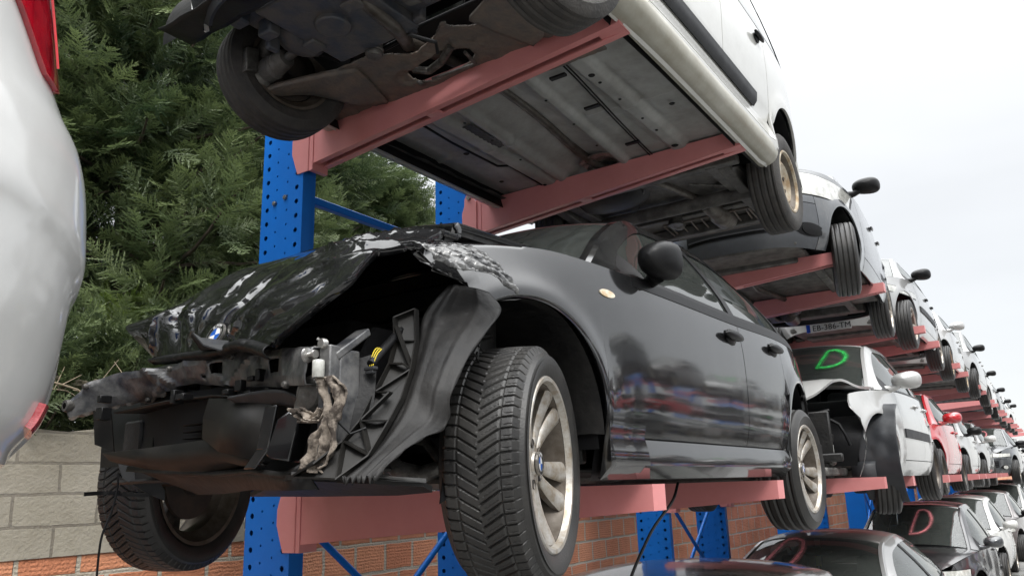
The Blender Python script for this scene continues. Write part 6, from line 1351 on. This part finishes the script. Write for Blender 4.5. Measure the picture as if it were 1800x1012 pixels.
# scrub, ivy and bare twigs along the top of the wall
root = empty('shrub', (1.6, 4.35, 1.9), 'leafy green shrub sprawling over the top of the grey blocks', 'shrub')
PT = np.stack([rng.uniform(-1.1, 1.3, 900), rng.normal(size=900)*.16, rng.uniform(-.05, .75, 900)**1.2], 1); PT = PT[~np.isnan(PT).any(axis=1)]
foliage('leaves', PT, rng.normal(size=PT.shape)+np.array([0, -.5, .6]), rng.uniform(.5, .95, len(PT)), rng.uniform(.1, .8, len(PT)), 'leaf', root)
a = MB()
for k in range(16):
    p = np.array([rng.uniform(-1, 1.1), rng.uniform(-.1, .1), -.05]); a.tube([p, p+[rng.normal()*.1, -.05, .3], p+[rng.normal()*.25, -.05, .6]], [.008, .006, .003], 5)
a.build('stems', 'wood', root)
a = MB()
for k in range(9):
    p = np.array([rng.uniform(1.5, 2.3), 3.85+rng.uniform(-.1, .1), rng.uniform(2.0, 2.15)]); d = np.array([rng.uniform(-.5, .6), rng.uniform(-.2, .1), rng.uniform(.05, .35)]); pts = [p]
    for q in range(5): pts.append(pts[-1]+d*.16+rng.normal(size=3)*.012); d = d+np.array([0, 0, -.05])
    a.tube(pts, [.005, .0045, .004, .0035, .003, .002], 5)
    for q in (2, 3): a.tube([pts[q], pts[q]+rng.normal(size=3)*.07+np.array([0, 0, .08])], [.003, .0015], 5)
tag(a.build('bramble', 'twig', None, 60), 'bare pale bramble stems lying over the top of the grey blocks', 'bramble')
root = empty('shrub', (1.15, 4.6, 2.5), 'small fresh green shoot against the dark conifers above the bonnet', 'shrub'); n_ = 60
root.location = (2.65, 4.9, 2.75)
foliage('leaves', rng.normal(size=(n_, 3))*np.array([.10, .10, .14]), rng.normal(size=(n_, 3))+np.array([0, 0, .8]), rng.uniform(.35, .6, n_), rng.uniform(.2, 1, n_), 'leaf_fresh', root)
MB().tube([(0, 0, -.5), (0, 0, .1)], [.006, .002], 5).build('stems', 'wood', root)
a = MB(); pts_ = []
for k in range(260): a.ball((rng.uniform(-1.2, 1.0), rng.uniform(-.08, .10), rng.uniform(0, .05)), (rng.uniform(.01, .03), .018, rng.uniform(.006, .014)), 6, 4)
o = a.build('litter', 'litter', None); o.location = (1.6, 4.1, 2.205); tag(o, 'dead leaves and small stones lying along the top of the grey blocks', 'litter', kind='stuff')
# pale hall far behind
hall = empty('industrial_hall', (13.2, 10.0, GZ), 'pale grey industrial hall behind the trees, seen between van and black car', 'building')
a = MB(); a.box((0, 0, 0), (24, 14, 6.6)); a.build('wall', 'sheet_wall', hall, 0)
a = MB()
for k in range(160): a.box((k*.15, -.03, 0), (k*.15+.07, -.002, 6.58))
for k in range(92): a.box((-.03, k*.15, 0), (-.002, k*.15+.07, 6.58))
a.build('cladding', 'sheet_wall', hall, 0)
a = MB(); a.raw([(-.2, -.2, 6.62), (24.2, -.2, 6.62), (24.2, 14.2, 6.62), (-.2, 14.2, 6.62), (-.2, 7, 8.2), (24.2, 7, 8.2)], [(0, 1, 5, 4), (3, 4, 5, 2), (0, 4, 3), (1, 2, 5), (0, 3, 2, 1)]); a.build('roof', 'roof_sheet', hall, 0)

# ------------------------------------------------------------------ the facing row across the aisle (mirrored in the paint)
def dup(root, loc, rz, label, pm_from, pm_to):
    r = root.copy(); col.objects.link(r); r.location = loc; r.rotation_euler = (0, 0, rz); r['label'] = label; r['group'] = 'cars of the facing row across the aisle'
    def rec(o, pr):
        for ch in list(o.children):
            c = ch.copy(); col.objects.link(c); c.parent = pr
            for i_, s_ in enumerate(c.material_slots):
                if s_.material == M[pm_from]: s_.link = 'OBJECT'; s_.material = M[pm_to]
            rec(ch, c)
    rec(root, r); return r
PR = [c for c in col.objects if c.name.startswith('parked_car') and c.get('category') == 'car']
by = {c['label'][:30]: c for c in PR}
src_a = next(c for c in PR if 'silver hatchback with a silver mirror' in c['label']); src_b = next(c for c in PR if c['label'].startswith('white car on the ground with a green D')); src_c = next(c for c in PR if 'red car with red mirror' in c['label'])
facing = [(3.5, GZ, src_b, 'white_paint', 'dark_grey_paint'), (8.2, GZ, src_a, 'light_silver_paint', 'brown_light'), (13, GZ, src_b, 'white_paint', 'black_worn'), (18, GZ, src_a, 'light_silver_paint', 'silver_paint'), (23, GZ, src_b, 'white_paint', 'dark_grey_paint'), (29, GZ, src_a, 'light_silver_paint', 'black_worn'),
          (.9, 1.47, src_a, 'light_silver_paint', 'black_worn'), (5.5, 1.47, src_a, 'light_silver_paint', 'dark_grey_paint'), (10.2, 1.47, src_b, 'white_paint', 'black_worn'), (15, 1.47, src_c, 'red_paint', 'red_paint'), (20.5, 1.47, src_a, 'light_silver_paint', 'dark_grey_paint'), (26, 1.47, src_b, 'white_paint', 'silver_paint'),
          (1.5, 3.27, src_b, 'white_paint', 'dark_grey_paint'), (6.5, 3.27, src_a, 'light_silver_paint', 'van_paint'), (11.2, 3.27, src_b, 'white_paint', 'black_worn'), (16, 3.27, src_a, 'light_silver_paint', 'brown_light'), (21.5, 3.27, src_b, 'white_paint', 'silver_paint'), (27, 3.27, src_a, 'light_silver_paint', 'dark_grey_paint')]
nm_ = {'dark_grey_paint': 'dark grey', 'brown_light': 'brown', 'black_worn': 'black', 'red_paint': 'red', 'van_paint': 'cream', 'silver_paint': 'silver'}
for x, z, sr, pf, pt in facing:
    dup(sr, (x, -5.5, z), 0, '%s car across the aisle, seen only mirrored in the black doors' % nm_[pt], pf, pt)
for k in range(6):
    rt = empty('cantilever_rack', (4+4.6*k, -6.6, GZ), 'blue rack frame with red arms across the aisle, seen only as a reflection', 'storage rack', 'rack frames across the aisle', math.pi)
    for dx in (0, 1.4):
        p = bpy.data.objects.new('post', PM0_); col.objects.link(p); p.parent = rt; p.location = (dx-.05, .1, 0); setmat(p, 'blue_steel'); p.scale = (1, 1, .75)
        for z_ in ARM_Z: ar = bpy.data.objects.new('arm', AM_); col.objects.link(ar); ar.parent = rt; ar.location = (dx, .80, z_); setmat(ar, 'arm_red')
